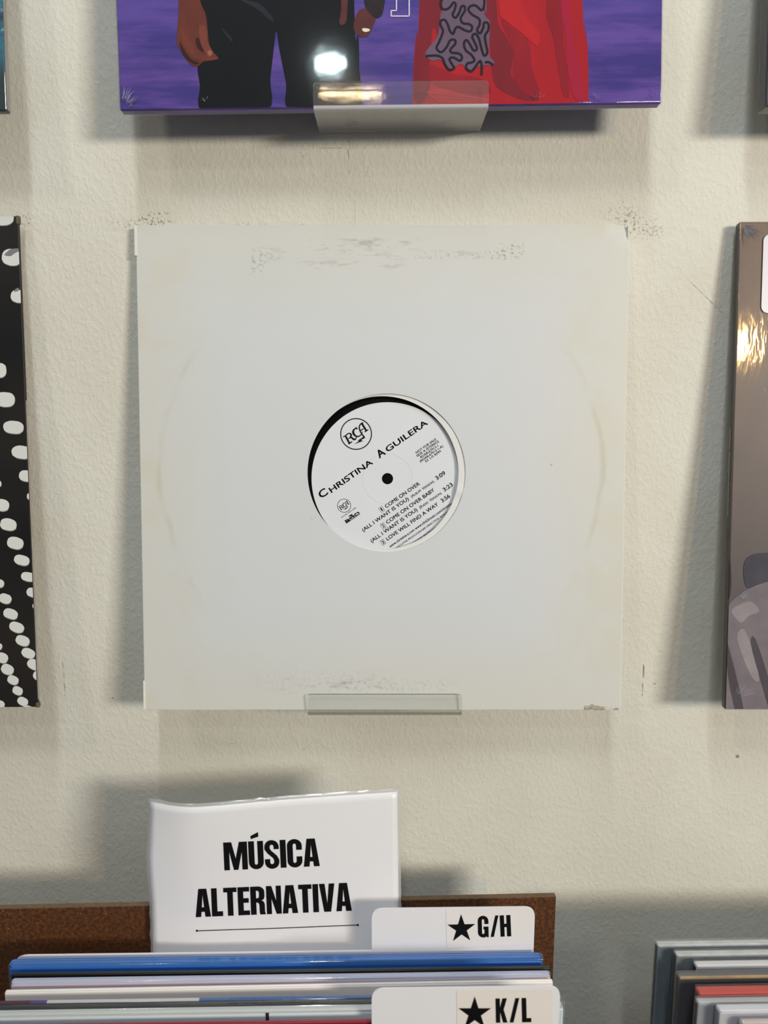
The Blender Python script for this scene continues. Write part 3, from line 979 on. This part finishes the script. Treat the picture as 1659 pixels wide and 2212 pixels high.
W = .3150
xr, zr = -.2273, CAM.z - .2107
LA, ML = album('record_album', 'black album cover scattered with white dots, left of the white sleeve', xr - W / 2 * math.cos(math.radians(.6)), .4776, zr + .0, 5.6, .6, W, .3155, .0024, dark_print())
BL = (-W / 2 + .0003, W / 2 - .0003, .0003, .3152)
DOTS = [(5, 470, 25, 17, 0), (25, 556, 21, 18, 10), (40, 640, 17, 14, 10), (-2, 800, 16, 16, 0), (11, 863, 21, 16, 5), (29, 923, 22, 14, 5), (47, 977, 22, 14, 8),
        (56, 1028, 15, 12, 10), (64, 1072, 6, 7, 0), (-1, 1045, 4, 6, 0), (3, 1091, 17, 13, 10), (18, 1133, 18, 13, 12), (33, 1173, 18, 13, 15), (47, 1210, 17, 11, 15), (61, 1246, 16, 10, 12),
        (71, 1280, 14, 10, 15), (77, 1309, 7, 6, 0), (-2, 1260, 11, 9, 15), (11, 1293, 14, 10.5, 18), (23, 1326, 16, 11, 20), (36, 1355, 16.5, 11, 20), (49, 1384, 15.5, 11, 20), (61, 1411, 15, 10.5, 22),
        (75, 1436, 17, 11, 22), (84, 1460, 13, 10, 22), (87, 1479, 6, 6, 0), (-3, 1396, 8, 7, 20), (5, 1421, 12.5, 11, 25), (16, 1446, 14, 11, 25), (28, 1469, 12.5, 9.5, 25), (38, 1492, 11.5, 9, 25),
        (49, 1515, 12, 9, 25), (60, 1530, 10, 6, 10), (0, 1522, 10, 9, 20)]
P, PS = Print(), Print()
for k in range(5):
    for (cx, cy, rx, ry, rot) in DOTS:
        if k and cx > 55:
            continue
        pts, sh = [], []
        cr, sr = math.cos(math.radians(rot)), math.sin(math.radians(rot))
        for i in range(20):
            a = 2 * math.pi * i / 20
            e = lambda t: math.copysign(abs(t) ** .82, t)
            jig = 1 + .05 * noise.noise(Vector((cx * .3 + i * .9, cy * .1, k)))
            dx, dy = rx * e(math.cos(a)) * jig, ry * e(math.sin(a)) * jig
            q = (cx - 74 * k + dx * cr - dy * sr, cy - 46 * k + dx * sr + dy * cr)
            pts.append(q)
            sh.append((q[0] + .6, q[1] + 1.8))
        q = clip([loc(ML, *q, .0003) for q in pts], *BL)
        if k or not q:
            P.poly(q or [])
        else:
            D = Print()
            D.poly(q)
            D.build('printed_dot', tone('dot', (214, 217, 214), .03), LA, lambda a, b: (a, -.0003, b))
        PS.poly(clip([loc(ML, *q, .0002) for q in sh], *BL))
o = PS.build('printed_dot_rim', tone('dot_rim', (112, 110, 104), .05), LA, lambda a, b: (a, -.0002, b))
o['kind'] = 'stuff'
o = P.build('printed_dot', tone('dot', (214, 217, 214), .03), LA, lambda a, b: (a, -.0003, b))
o['kind'] = 'stuff'
decal(ML, LA, 'printed_dot_shade', tone('dot_shade', (128, 126, 132)), [[(10, 551), (22, 553), (30, 548), (40, 542), (40, 537), (24, 538), (14, 545)], [(30, 630), (40, 628), (40, 622), (34, 624)]], .0004, BL)
BOARD = film('cover_gloss', (1, 1, 1), .12, .05, 20.0, 1.45)
CORN = plain('scuffed_corner', (96, 84, 72), .7, 0, .3, 300)
for (z0, z1) in ((.0, .0030), (.3110, .3158)):
    box('scuffed_corner', W / 2 - .0016, W / 2 + .0006, -.0003, .0026, z0 - .0004, z1, CORN, LA, .0005)
EDGE_L = plain('pale_board_edge', (176, 168, 156), .6, 0, .2, 90)
box('board_edge', W / 2 - .0001, W / 2 + .0002, .0004, .0012, .005, .200, EDGE_L, LA)
holder(-.385, CAM.z - .2138, .4725, 'clear acrylic holder under the black dotted album, outside the photo', .0143)

# ------------------------------------------------------------------ right album: brown cover in wrap
def brown_print():
    g = G('brown_cover_print')
    v = g.coord()
    sep = g.n('SeparateXYZ', None, Vector=v)
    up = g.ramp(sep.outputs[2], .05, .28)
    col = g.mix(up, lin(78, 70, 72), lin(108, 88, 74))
    mott = g.noise(v, 26.0, 5.0, .65, (1, 1, .6))
    col = g.mix(g.math('MULTIPLY', g.ramp(mott, .42, .66), .55), col, lin(84, 70, 70))
    col = g.mix(g.math('MULTIPLY', g.ramp(g.noise(v, 14.0, 3.0), .5, .7), .35), col, lin(66, 64, 76))
    return g.surf(g.principled(Base_Color=col, Roughness=.45))


W = .3135
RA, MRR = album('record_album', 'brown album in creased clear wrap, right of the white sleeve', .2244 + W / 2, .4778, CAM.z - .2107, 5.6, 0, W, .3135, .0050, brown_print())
BR = (-W / 2 + .0003, W / 2, .0003, .3132)
decal(MRR, RA, 'printed_collar', tone('pale_shape', (124, 116, 122), .16, 60), [[(1560, 1560), (1568, 1420), (1566, 1340), (1572, 1310), (1600, 1282), (1640, 1262), (1700, 1240), (1800, 1235), (1900, 1300), (1960, 1560)]], .0002, BR)
decal(MRR, RA, 'printed_shadow', tone('collar_shade', (82, 76, 82), .16, 60), [[(1566, 1390), (1572, 1390), (1600, 1500), (1606, 1545), (1592, 1545), (1576, 1480)], [(1622, 1390), (1632, 1380), (1662, 1470), (1690, 1560), (1672, 1560), (1640, 1460)]], .0003, BR)
decal(MRR, RA, 'printed_highlight', tone('collar_light', (148, 140, 144), .16, 60), [[(1580, 1320), (1600, 1305), (1624, 1300), (1640, 1320), (1618, 1330), (1600, 1345)], [(1592, 1380), (1608, 1360), (1630, 1420), (1640, 1470), (1622, 1460)]], .0003, BR)
decal(MRR, RA, 'printed_shadow', tone('brown_shade', (66, 55, 56), .2, 60), [[(1567, 1200), (1576, 1190), (1580, 1260), (1574, 1300), (1566, 1300)]], .0003, BR)
decal(MRR, RA, 'printed_shadow', tone('blue_shade', (76, 74, 84), .2, 60), [[(1608, 1215), (1640, 1195), (1720, 1200), (1700, 1240), (1640, 1262), (1612, 1268)]], .0003, BR)
SPINE = plain('dark_spine_print', (26, 22, 20), .5)
box('spine', -W / 2 - .0003, -W / 2 + .0002, .0003, .0047, .001, .3125, SPINE, RA)
wrap_shell(RA, W, .3135, .0050, .0006, film('creased_wrap_film', (.99, .99, .99), .06, .12, 42.0, 1.5, dist=.0022, stretch=(1.5, 1, .45)))
# spine lettering reads downwards on the left edge
vs, fs = text_tris('Arctic Monkeys   Whatever People Say I Am, That’s What I’m Not')
x0, x1 = min(v[0] for v in vs), max(v[0] for v in vs)
zt, zb_ = loc(MRR, 1578, 926)[1], loc(MRR, 1573, 1114)[1]
k = (zt - zb_) / (x1 - x0)
mesh('spine_lettering', [(-W / 2 - .0009, .0034 - y * .0024, zt - (x - x0) * k) for x, y in vs], [tuple(f) for f in fs], plain('spine_ink', (214, 208, 190), .6), RA)
# white sticker on the wrap at the frame's edge
q0, q1 = loc(MRR, 1650, 506, .001), loc(MRR, 1650, 676, .001)
def rrect(x0, x1, z0, z1, r, n=5):
    out = []
    for cx, cz, a in ((x1 - r, z0 + r, -90), (x1 - r, z1 - r, 0), (x0 + r, z1 - r, 90), (x0 + r, z0 + r, 180)):
        out += [(cx + r * math.cos(math.radians(a + 90 * i / n)), cz + r * math.sin(math.radians(a + 90 * i / n))) for i in range(n + 1)]
    return out
P = Print(); P.poly(rrect(q0[0], q0[0] + .07, q1[1], q0[1], .004))
P.build('sticker', plain('white_sticker', (216, 216, 226), .35, 0, .02), RA, lambda a, b: (a, -.0008, b))
wrinkles(RA, W, .3135, [(-.155, .312, -85, -5, .001, .016, 30), (-.152, .006, 20, 80, .004, .018, 10), (-.152, .072, 20, 60, .002, .010, 9)], CREASE)
holder(.381, CAM.z - .2138, .4725, 'clear acrylic holder under the brown wrapped album, outside the photo', .0143)

# ------------------------------------------------------------------ upper left and upper right albums (only an edge in the photo)
def cyan_print():
    g = G('teal_cover_print')
    v = g.coord()
    n1 = g.noise(v, 40.0, 5.0, .7)
    sep = g.n('SeparateXYZ', None, Vector=v)
    col = g.mix(g.ramp(n1, .35, .6), lin(16, 40, 62), lin(44, 138, 168))
    col = g.mix(g.ramp(g.noise(v, 120.0, 3.0), .6, .72), col, lin(170, 214, 226))
    col = g.mix(g.math('SUBTRACT', 1.0, g.ramp(sep.outputs[2], .015, .05)), col, lin(30, 48, 54))
    return g.surf(g.principled(Base_Color=col, Roughness=.4))


U1, MU1 = album('record_album', 'teal and blue wrapped album cut off at the top left', -.2199 - .1575, .4797, CAM.z + .1570, 5.4, .2, .3150, .3150, .0055, cyan_print())
wrap_shell(U1, .315, .315, .0055)
box('board_edge', .1573, .1578, .0008, .0047, .001, .314, plain('grey_board_edge', (150, 146, 140), .5, 0, .15, 90), U1)
holder(-.378, CAM.z + .1538, .4745, 'clear acrylic holder under the teal album, outside the photo', .0148)
U2, MU2 = album('record_album', 'dark wrapped album cut off at the top right', .2222 + .1575, .4797, CAM.z + .1600, 5.4, 0, .3150, .3150, .0100, plain('dark_slate_print', (44, 50, 58), .4, 0, .3, 30))
decal(MU2, U2, 'printed_shape', tone('slate_light', (96, 104, 116), .2, 60), [[(1652, 60), (1700, 40), (1740, 100), (1700, 160), (1654, 150)], [(1652, 180), (1700, 176), (1700, 214), (1652, 212)]], .0002, (-.157, .157, .0003, .31))
wrap_shell(U2, .315, .315, .0100)
holder(.380, CAM.z + .1561, .4745, 'clear acrylic holder under the dark album, outside the photo', .0148)

# ------------------------------------------------------------------ display table and crates
MDF = None
def fibreboard():
    g = G('brown_fibreboard')
    v = g.coord()
    a = g.noise(v, 420.0, 4.0, .7)
    b = g.noise(v, 14.0, 3.0)
    col = g.mix(g.ramp(a, .38, .68), lin(66, 37, 16), lin(108, 66, 36))
    col = g.mix(g.math('MULTIPLY', g.ramp(b, .45, .7), .35), col, lin(76, 41, 16))
    col = g.mix(g.ramp(g.noise(v, 700.0, 2.0), .66, .72), col, lin(34, 20, 10))
    col = g.mix(g.math('MULTIPLY', g.ramp(g.noise(v, 560.0, 2.0), .68, .74), .6), col, lin(176, 136, 92))
    return g.surf(g.principled(Base_Color=col, Roughness=.55, Normal=g.bump(a, .15, .0006)))


MDF = fibreboard()
MDF_EDGE = plain('raw_fibreboard_edge', (112, 92, 66), .8, 0, .2, 200)
CZ = CAM.z


def crate(x0, x1, yb, yaw, back_top, side_top, label):
    """open crate; back board front face at local y = 0"""
    M = frame((x0 + x1) / 2, yb, CZ - .672, 0, 0, yaw)
    t = thing('record_crate', label, 'crate', M, 'fibreboard record crates')
    hw = (x1 - x0) / 2
    z0 = 0.0
    b = box('back_panel', -hw, hw, 0, .0042, z0, back_top - (CZ - .672), [MDF, MDF_EDGE], t, .0004, 1)
    for p in b.data.polygons:
        if p.normal.z > .9:
            p.material_index = 1
    st = side_top - (CZ - .672)
    box('side_panel', -hw, -hw + .009, -.40, -.0003, z0, st, MDF, t, .0004, 1)
    box('side_panel', hw - .009, hw, -.40, -.0003, z0, st, MDF, t, .0004, 1)
    box('front_panel', -hw + .0095, hw - .0095, -.40, -.391, z0, st - .05, MDF, t, .0004, 1)
    box('base_panel', -hw + .0095, hw - .0095, -.3905, -.0003, z0, .009, MDF, t)
    return t, M


WOOD = plain('dark_table_wood', (74, 58, 46), .5, 0, .2, 10, stretch=(1, 10, 1))
tb = thing('display_table', 'dark wooden table carrying the record crates below the wall', 'table', Matrix.Translation((.1, .25, 0)))
box('tabletop', -.75, .75, -.36, .255, CZ - .702, CZ - .672, WOOD, tb, .002)
for sx in (-.70, .70):
    for sy in (-.31, .205):
        box('leg', sx - .03, sx + .03, sy - .03, sy + .03, 0, CZ - .702, WOOD, tb, .002)

CL, MCL = crate(-.345, .1115, .4427, 1.9, CZ - .3268, CZ - .46, 'brown fibreboard record crate behind the lettered paper sign')
# the crate's right end sits where the board's edge is seen; shift it out to the left end as well
CRR, MCR = crate(.154, .53, .4395, 1.2, CZ - .47, CZ - .47, 'brown fibreboard record crate on the right, hidden under its records')
BASE = CZ - .6625        # inside floor of both crates

# ------------------------------------------------------------------ sign of the section
PAPER = plain('printed_sign_paper', (232, 232, 236), .38, 0, .015, 20)
LAMI = film('laminate_film', (.95, .96, .95), .14, .10, 60.0, 1.45, haze=.35)


def sign_pt(s, t, off=0.0):
    """s across, t up; a laminated sheet that curls at its upper corners"""
    x = -.1468 + .1567 * s + (1 - t) * (-.0022 + .0052 * s)
    x += -.0018 * math.exp(-((t - .80) / .10) ** 2) * (1 - s) ** 4
    z = CZ - .4600 + .2092 * t + t * (-.0024 + .0042 * s)
    k = max(0.0, (t - .15) / .85) ** 1.6
    lift = .4300 + .0065 * t + k * (.0078 * max(0, (s - .18) / .82) ** 1.2 + .0075 * max(0, (.20 - s) / .20) ** 1.8 - .0030 * math.exp(-((s - .22) / .22) ** 2))
    z += k * .0012 * s
    return Vector((x, lift - off, z))


def sign_sheet(name, s0, s1, t0, t1, off, mat, parent, wob=0.0, NX=40, NZ=44, th=0.0003):
    vs, fs = [], []
    for side in (0, 1):
        for j in range(NZ + 1):
            for i in range(NX + 1):
                s, t = s0 + (s1 - s0) * i / NX, t0 + (t1 - t0) * j / NZ
                p = sign_pt(s, t, off)
                if wob and i in (0, NX):
                    p.x += wob * noise.noise(Vector((j * .7, i, 3)))
                if wob and j == NZ:
                    p.z += wob * noise.noise(Vector((i * .7, j, 8)))
                p.y += th * side
                vs.append(p)
    A = (NX + 1) * (NZ + 1)
    for j in range(NZ):
        for i in range(NX):
            a = j * (NX + 1) + i
            fs.append((a, a + 1, a + NX + 2, a + NX + 1))
            fs.append((A + a, A + a + NX + 1, A + a + NX + 2, A + a + 1))
    for i in range(NX):
        a, b = i, NZ * (NX + 1) + i
        fs.append((a + 1, a, A + a, A + a + 1)); fs.append((b, b + 1, A + b + 1, A + b))
    for j in range(NZ):
        a, b = j * (NX + 1), j * (NX + 1) + NX
        fs.append((a, a + NX + 1, A + a + NX + 1, A + a)); fs.append((b + NX + 1, b, A + b, A + b + NX + 1))
    return mesh(name, vs, fs, mat, parent, None, True)


sign = thing('section_sign', 'laminated white paper sign with two lines of bold black capitals', 'sign', None)
sign_sheet('laminate', 0, 1, 0, 1, -.0001, LAMI, sign, .0009, th=.0002)
sign_sheet('paper', .011, .989, .005, .990, .0004, PAPER, sign, .0003)


def sign_inv(px, py):
    """sheet coordinates of the point seen at a pixel"""
    s, t = (px - 322) / 540, (2055 - py) / 340
    for _ in range(12):
        def scr(s, t):
            p = sign_pt(s, t, .0006) - CAM
            zc = p.y * _c - p.z * _s
            return CX + F_PX * p.x / zc, CY - F_PX * (p.y * _s + p.z * _c) / zc
        a = scr(s, t); b = scr(s + .01, t); c_ = scr(s, t + .01)
        J = ((b[0] - a[0]) / .01, (c_[0] - a[0]) / .01, (b[1] - a[1]) / .01, (c_[1] - a[1]) / .01)
        det = J[0] * J[3] - J[1] * J[2]
        ex, ey = px - a[0], py - a[1]
        s += (J[3] * ex - J[1] * ey) / det
        t += (-J[2] * ex + J[0] * ey) / det
    return s, t


def sign_print(P, name):
    # split long triangles so the print follows the curl
    bm = bmesh.new()
    bv = [bm.verts.new((x, y, 0)) for x, y in P.v]
    for f in P.f:
        try:
            bm.faces.new([bv[i] for i in f])
        except ValueError:
            pass
    for _ in range(3):
        es = [e for e in bm.edges if e.calc_length() > 18]
        if es:
            bmesh.ops.subdivide_edges(bm, edges=es, cuts=1)
    bmesh.ops.triangulate(bm, faces=bm.faces)
    Q = Print()
    bm.verts.index_update()
    Q.v = [(v.co.x, v.co.y) for v in bm.verts]
    Q.f = [tuple(v.index for v in f.verts) for f in bm.faces]
    bm.free()
    Q.build(name, BLACK_INK, sign, lambda a, b: sign_pt(*sign_inv(a, b), .0007))


P = Print(); heavy(P, 'MÚSICA', (485, 1880), (691, 1870.5), 60.0); sign_print(P, 'lettering')
P = Print(); heavy(P, 'ALTERNATIVA', (423, 1981), (760, 1967), 60.5, .04); sign_print(P, 'lettering')
P = Print()
P.stroke([(425, 2010.5), (600, 2005), (773, 1998)], 1.6, False)
for q in ((425.5, 2010.5), (773, 1998)):
    P.poly([(q[0] + 2.3 * math.cos(i * math.pi / 6), q[1] + 2.3 * math.sin(i * math.pi / 6)) for i in range(12)])
sign_print(P, 'ruled_line')

# ------------------------------------------------------------------ divider cards with tabs
PLASTIC = plain('white_divider_plastic', (232, 233, 238), .32, 0, .01, 20)


def divider(label, y, yaw, x0, x1, xt, z_body, z_tab, tab_slope=0.0):
    M = frame(0, y, BASE, 0, 0, yaw)
    t = thing('divider_card', label, 'divider card', M, 'record divider cards')
    zb, zt = z_body - BASE, z_tab - BASE
    o = rounded([(x0, 0, .002), (x1, 0, .002), (x1, zt + tab_slope * (x1 - xt), .0068), (xt, zt, .0068), (xt, zb, .0012), (x0, zb, .009)])
    fl_, tr = tri2d([o])
    n = len(fl_)
    vs = [(a, 0, b) for a, b in fl_] + [(a, .0009, b) for a, b in fl_]
    fs = [f for f in tr] + [tuple(n + i for i in reversed(f)) for f in tr] + [(i, (i + 1) % n, n + (i + 1) % n, n + i) for i in range(n)]
    bm = bmesh.new()
    bv = [bm.verts.new(v) for v in vs]
    for f in fs:
        bm.faces.new([bv[i] for i in f])
    from_bm('card', bm, PLASTIC, t)
    return t, M


STICK = plain('tab_label_paper', (234, 231, 230), .45, 0, .02, 60)
D1, MD1 = divider('white divider card with the front-hidden lower tab marked by a star and G/H', .4185, 1.0, -.2240, .0915, -.0074, CZ - .3402, CZ - .3118)
D1['label'] = 'white divider card whose tab shows a star and G/H'
P = Print(); P.poly([(963, 1967), (1145, 1962), (1148, 2040), (965, 2048)])
P.build('tab_label', STICK, D1, onto(MD1, .0002))
P = Print(); star(P, 996.8, 2006.5, 31.5, -1.5)
P.build('printed_star', BLACK_INK, D1, onto(MD1, .0004))
P = Print(); heavy(P, 'G', (1032.8, 2025), (1055.8, 2024.5), 46); heavy(P, '/', (1060, 2024), (1078, 2023.5), 46); heavy(P, 'H', (1081.5, 2023.5), (1104.5, 2022.5), 46)
P.build('lettering', BLACK_INK, D1, onto(MD1, .0004))

D2, MD2 = divider('white divider card whose tab shows a star and K/L', .3640, 1.0, -.2200, .0948, -.0066, CZ - .3480, CZ - .3186)
P = Print(); P.poly([(986.5, 2140), (1193, 2138), (1194, 2235), (987, 2240)])
P.build('tab_label', plain('tab_label_cream', (234, 228, 222), .45, 0, .02, 60), D2, onto(MD2, .0002))
P = Print(); star(P, 1025.5, 2189.5, 37.0, 0)
P.build('printed_star', BLACK_INK, D2, onto(MD2, .0004))
P = Print(); heavy(P, 'K', (1071.5, 2209.5), (1096.5, 2209), 52.5); heavy(P, '/', (1101, 2209), (1123, 2208.5), 52.5); heavy(P, 'L', (1128, 2208.5), (1148, 2208), 52.5)
P.build('lettering', BLACK_INK, D2, onto(MD2, .0004))

# ------------------------------------------------------------------ records standing in the crates
def crate_record(label, group, x0, x1, yb, yf, ztop, yaw, front, top, sides=None, wrap=None, bev=.0012, wrap_up=.0):
    """sleeve from back face yb to front face yf (yb > yf); local front at y = 0"""
    xm = (x0 + x1) / 2
    M = frame(xm, yf, BASE, 0, 0, yaw)
    t = thing('record_sleeve', label, 'record', M, group)
    W, T, H = x1 - x0, yb - yf, ztop - BASE
    b = box('cover', -W / 2, W / 2, 0, T, 0, H - .0008, [front, sides or front], t, min(bev, T * .35), 3, True)
    for p in b.data.polygons:
        if abs(p.normal.x) > .8:
            p.material_index = 1
    # top opening or spine turned up, a shade of its own
    bm = box_bm(-W / 2 + .0004, W / 2 - .0004, .0003, T - .0003, H - .0012, H, min(bev, T * .3), 3)
    from_bm('top_edge', bm, top, t, True)
    if wrap:
        box('plastic_sleeve', -W / 2 - .0007, W / 2 + .0007, -.0004, T + .0003, -.0003, H + .0006 + wrap_up, wrap, t, min(.0016, T * .4), 3, True)
    return t, M


GRP = 'records in the left crate'
CLEAR = film('outer_sleeve_plastic', (.97, .975, .98), .10, .3, 55.0, 1.5, haze=.02, stretch=(.3, 1, 1), dist=.0016)
HAZY = film('dusty_outer_sleeve_plastic', (.95, .955, .96), .14, .35, 120.0, 1.5, haze=.07, stretch=(.5, 1, 1.4), dist=.0014)
WIN = dict(var=.06, vscale=30, stretch=(.4, 1, 1))
crate_record('bright blue record sleeve in clear wrap, in front of the G/H divider card', GRP, -.2226, .0955, .4135, .4080, CZ - .3396, 1.0, plain('sleeve_blue', (24, 104, 206), .35, 0, **WIN), plain('sleeve_blue_top', (56, 118, 196), .3, 0, **WIN), plain('sleeve_blue_side', (30, 60, 120), .4), CLEAR, .002)
crate_record('thin black record sleeve just in front of the blue one', GRP, -.2185, .0985, .4042, .4022, CZ - .3400, 1.0, plain('sleeve_black', (24, 28, 32), .35, 0, **WIN), plain('sleeve_black_top', (44, 48, 52), .4, 0, **WIN))
lav = crate_record('pale lavender record sleeve in clear wrap between the black and white sleeves', GRP, -.2155, .0975, .3998, .3956, CZ - .3402, 1.1, plain('sleeve_mauve', (204, 186, 200), .35, 0, **WIN), plain('sleeve_lavender', (196, 200, 222), .3, 0, **WIN), None, CLEAR, .0014)
crate_record('wide plain white record sleeve behind the K/L divider card', GRP, -.2160, .0980, .3930, .3908, CZ - .3404, 1.5, plain('sleeve_white', (240, 234, 234), .4, 0, .02, 20), plain('sleeve_white_top', (234, 232, 226), .4, 0, .02, 20), None, None, .0008)
dk, MDK = crate_record('black record sleeve with a blue and white top edge, ahead of the white sleeve', GRP, -.2190, .0950, .3830, .3806, CZ - .3404, 1.1, plain('sleeve_charcoal', (34, 34, 38), .35, 0, **WIN), plain('sleeve_charcoal_top', (46, 42, 46), .35, 0, **WIN), None, CLEAR, .0014)
Hk = CZ - .3404 - BASE
for (a, b, m) in ((-30, 75, plain('edge_maroon', (92, 44, 66), .4)), (75, 110, plain('edge_violet', (96, 70, 150), .4)), (110, 435, plain('edge_white', (214, 212, 214), .4)), (435, 800, plain('edge_blue', (60, 108, 170), .4))):
    xa, xb = loc(MDK, a, 2155, -.006)[0], loc(MDK, b, 2155, -.006)[0]
    box('printed_edge', max(xa, -.1565), xb, .0004, .0020, Hk - .0002, Hk + .0004, m, dk)
sv, MSV = crate_record('silver white record sleeve in dusty plastic behind the red one', GRP, -.2180, .0995, .3755, .3712, CZ - .3392, 1.2, plain('sleeve_silver', (214, 228, 236), .35, 0, **WIN), plain('sleeve_silver_top', (208, 214, 212), .3, 0, **WIN), plain('sleeve_silver_side', (150, 172, 182), .4), CLEAR, .0014, .003)
xa = loc(MSV, 577, 2194, 0)[0]
box('spine_mark', xa - .0008, xa + .0010, -.0002, .0004, CZ - .3392 - BASE - .0065, CZ - .3392 - BASE - .0008, BLACK_INK, sv)
crate_record('dark red record sleeve directly behind the K/L divider card', GRP, -.2200, .0935, .3668, .3653, CZ - .3400, 1.1, plain('sleeve_red', (128, 34, 48), .35, 0, **WIN), plain('sleeve_red_top', (140, 44, 56), .35, 0, **WIN))

GRP = 'records in the right crate'
BLK = plain('side_black', (12, 12, 14), .4)
GREY = plain('dusty_sleeve_grey', (112, 122, 128), .4, 0, .3, 140)
SIL = plain('dusty_sleeve_top', (206, 208, 208), .35, 0, .22, 220, stretch=(.5, 1, 1))
XR = .168
for (lab, dx, yb, yf, zt, fr, tp, sd, wr) in (
        ('rearmost record in the right crate, black sided in dusty grey plastic', 0, .4275, .4226, -.3400, plain('steel_blue_grey', (92, 108, 118), .4, 0, .3, 60), SIL, BLK, HAZY),
        ('second record from the back in the right crate, grey dusty plastic', .0085, .4192, .4145, -.3400, GREY, SIL, BLK, HAZY),
        ('short white topped record third from the back in the right crate', .0170, .4108, .4060, -.3400, plain('pale_front', (150, 152, 160), .4, 0, .1, 80), plain('pale_top', (222, 222, 224), .35), BLK, CLEAR),
        ('dark record in clear plastic with a tan edge line, behind the red topped one', .0035, .4020, .3975, -.3404, plain('dark_navy', (30, 32, 44), .35, 0, .3, 60), plain('grey_top', (92, 92, 98), .4, 0, .3, 60), BLK, HAZY),
        ('red topped record sleeve in the right crate', .0105, .3915, .3850, -.3404, plain('red_front', (176, 52, 46), .35, 0, .08, 60), plain('red_top', (206, 84, 76), .35, 0, .08, 60), plain('red_side', (110, 104, 98), .5, 0, .2, 200), CLEAR),
        ('grey white record in crumpled plastic just ahead of the red topped one', .0075, .3838, .3795, -.3410, plain('ash_front', (150, 154, 162), .4, 0, .1, 60), plain('ash_top', (196, 196, 198), .35, 0, .1, 60), BLK, HAZY),
        ('thick white record sleeve at the front of the right crate', .0165, .3782, .3725, -.3400, plain('white_front', (198, 198, 206), .4, 0, .05, 40), plain('white_top', (222, 224, 230), .35, 0, .04, 40), plain('navy_side', (150, 152, 160), .4), CLEAR),
        ('pale pink record sleeve foremost in the right crate', .0260, .3700, .3660, -.3415, plain('pink_front', (204, 190, 190), .4, 0, .06, 40), plain('pink_top', (214, 200, 198), .4, 0, .06, 40), None, HAZY)):
    t, M = crate_record(lab, GRP, XR + dx, XR + dx + .3145, yb + .003, yf + .003, CZ + zt, 1.2, fr, tp, sd, wr, .001, .0008)
    if 'tan edge' in lab:
        box('tan_edge', -.1565, .1565, -.0002, .0010, CZ + zt - BASE - .0012, CZ + zt - BASE + .0004, plain('tan_board_edge', (176, 146, 100), .4, 0, .35, 60), t, .0003)
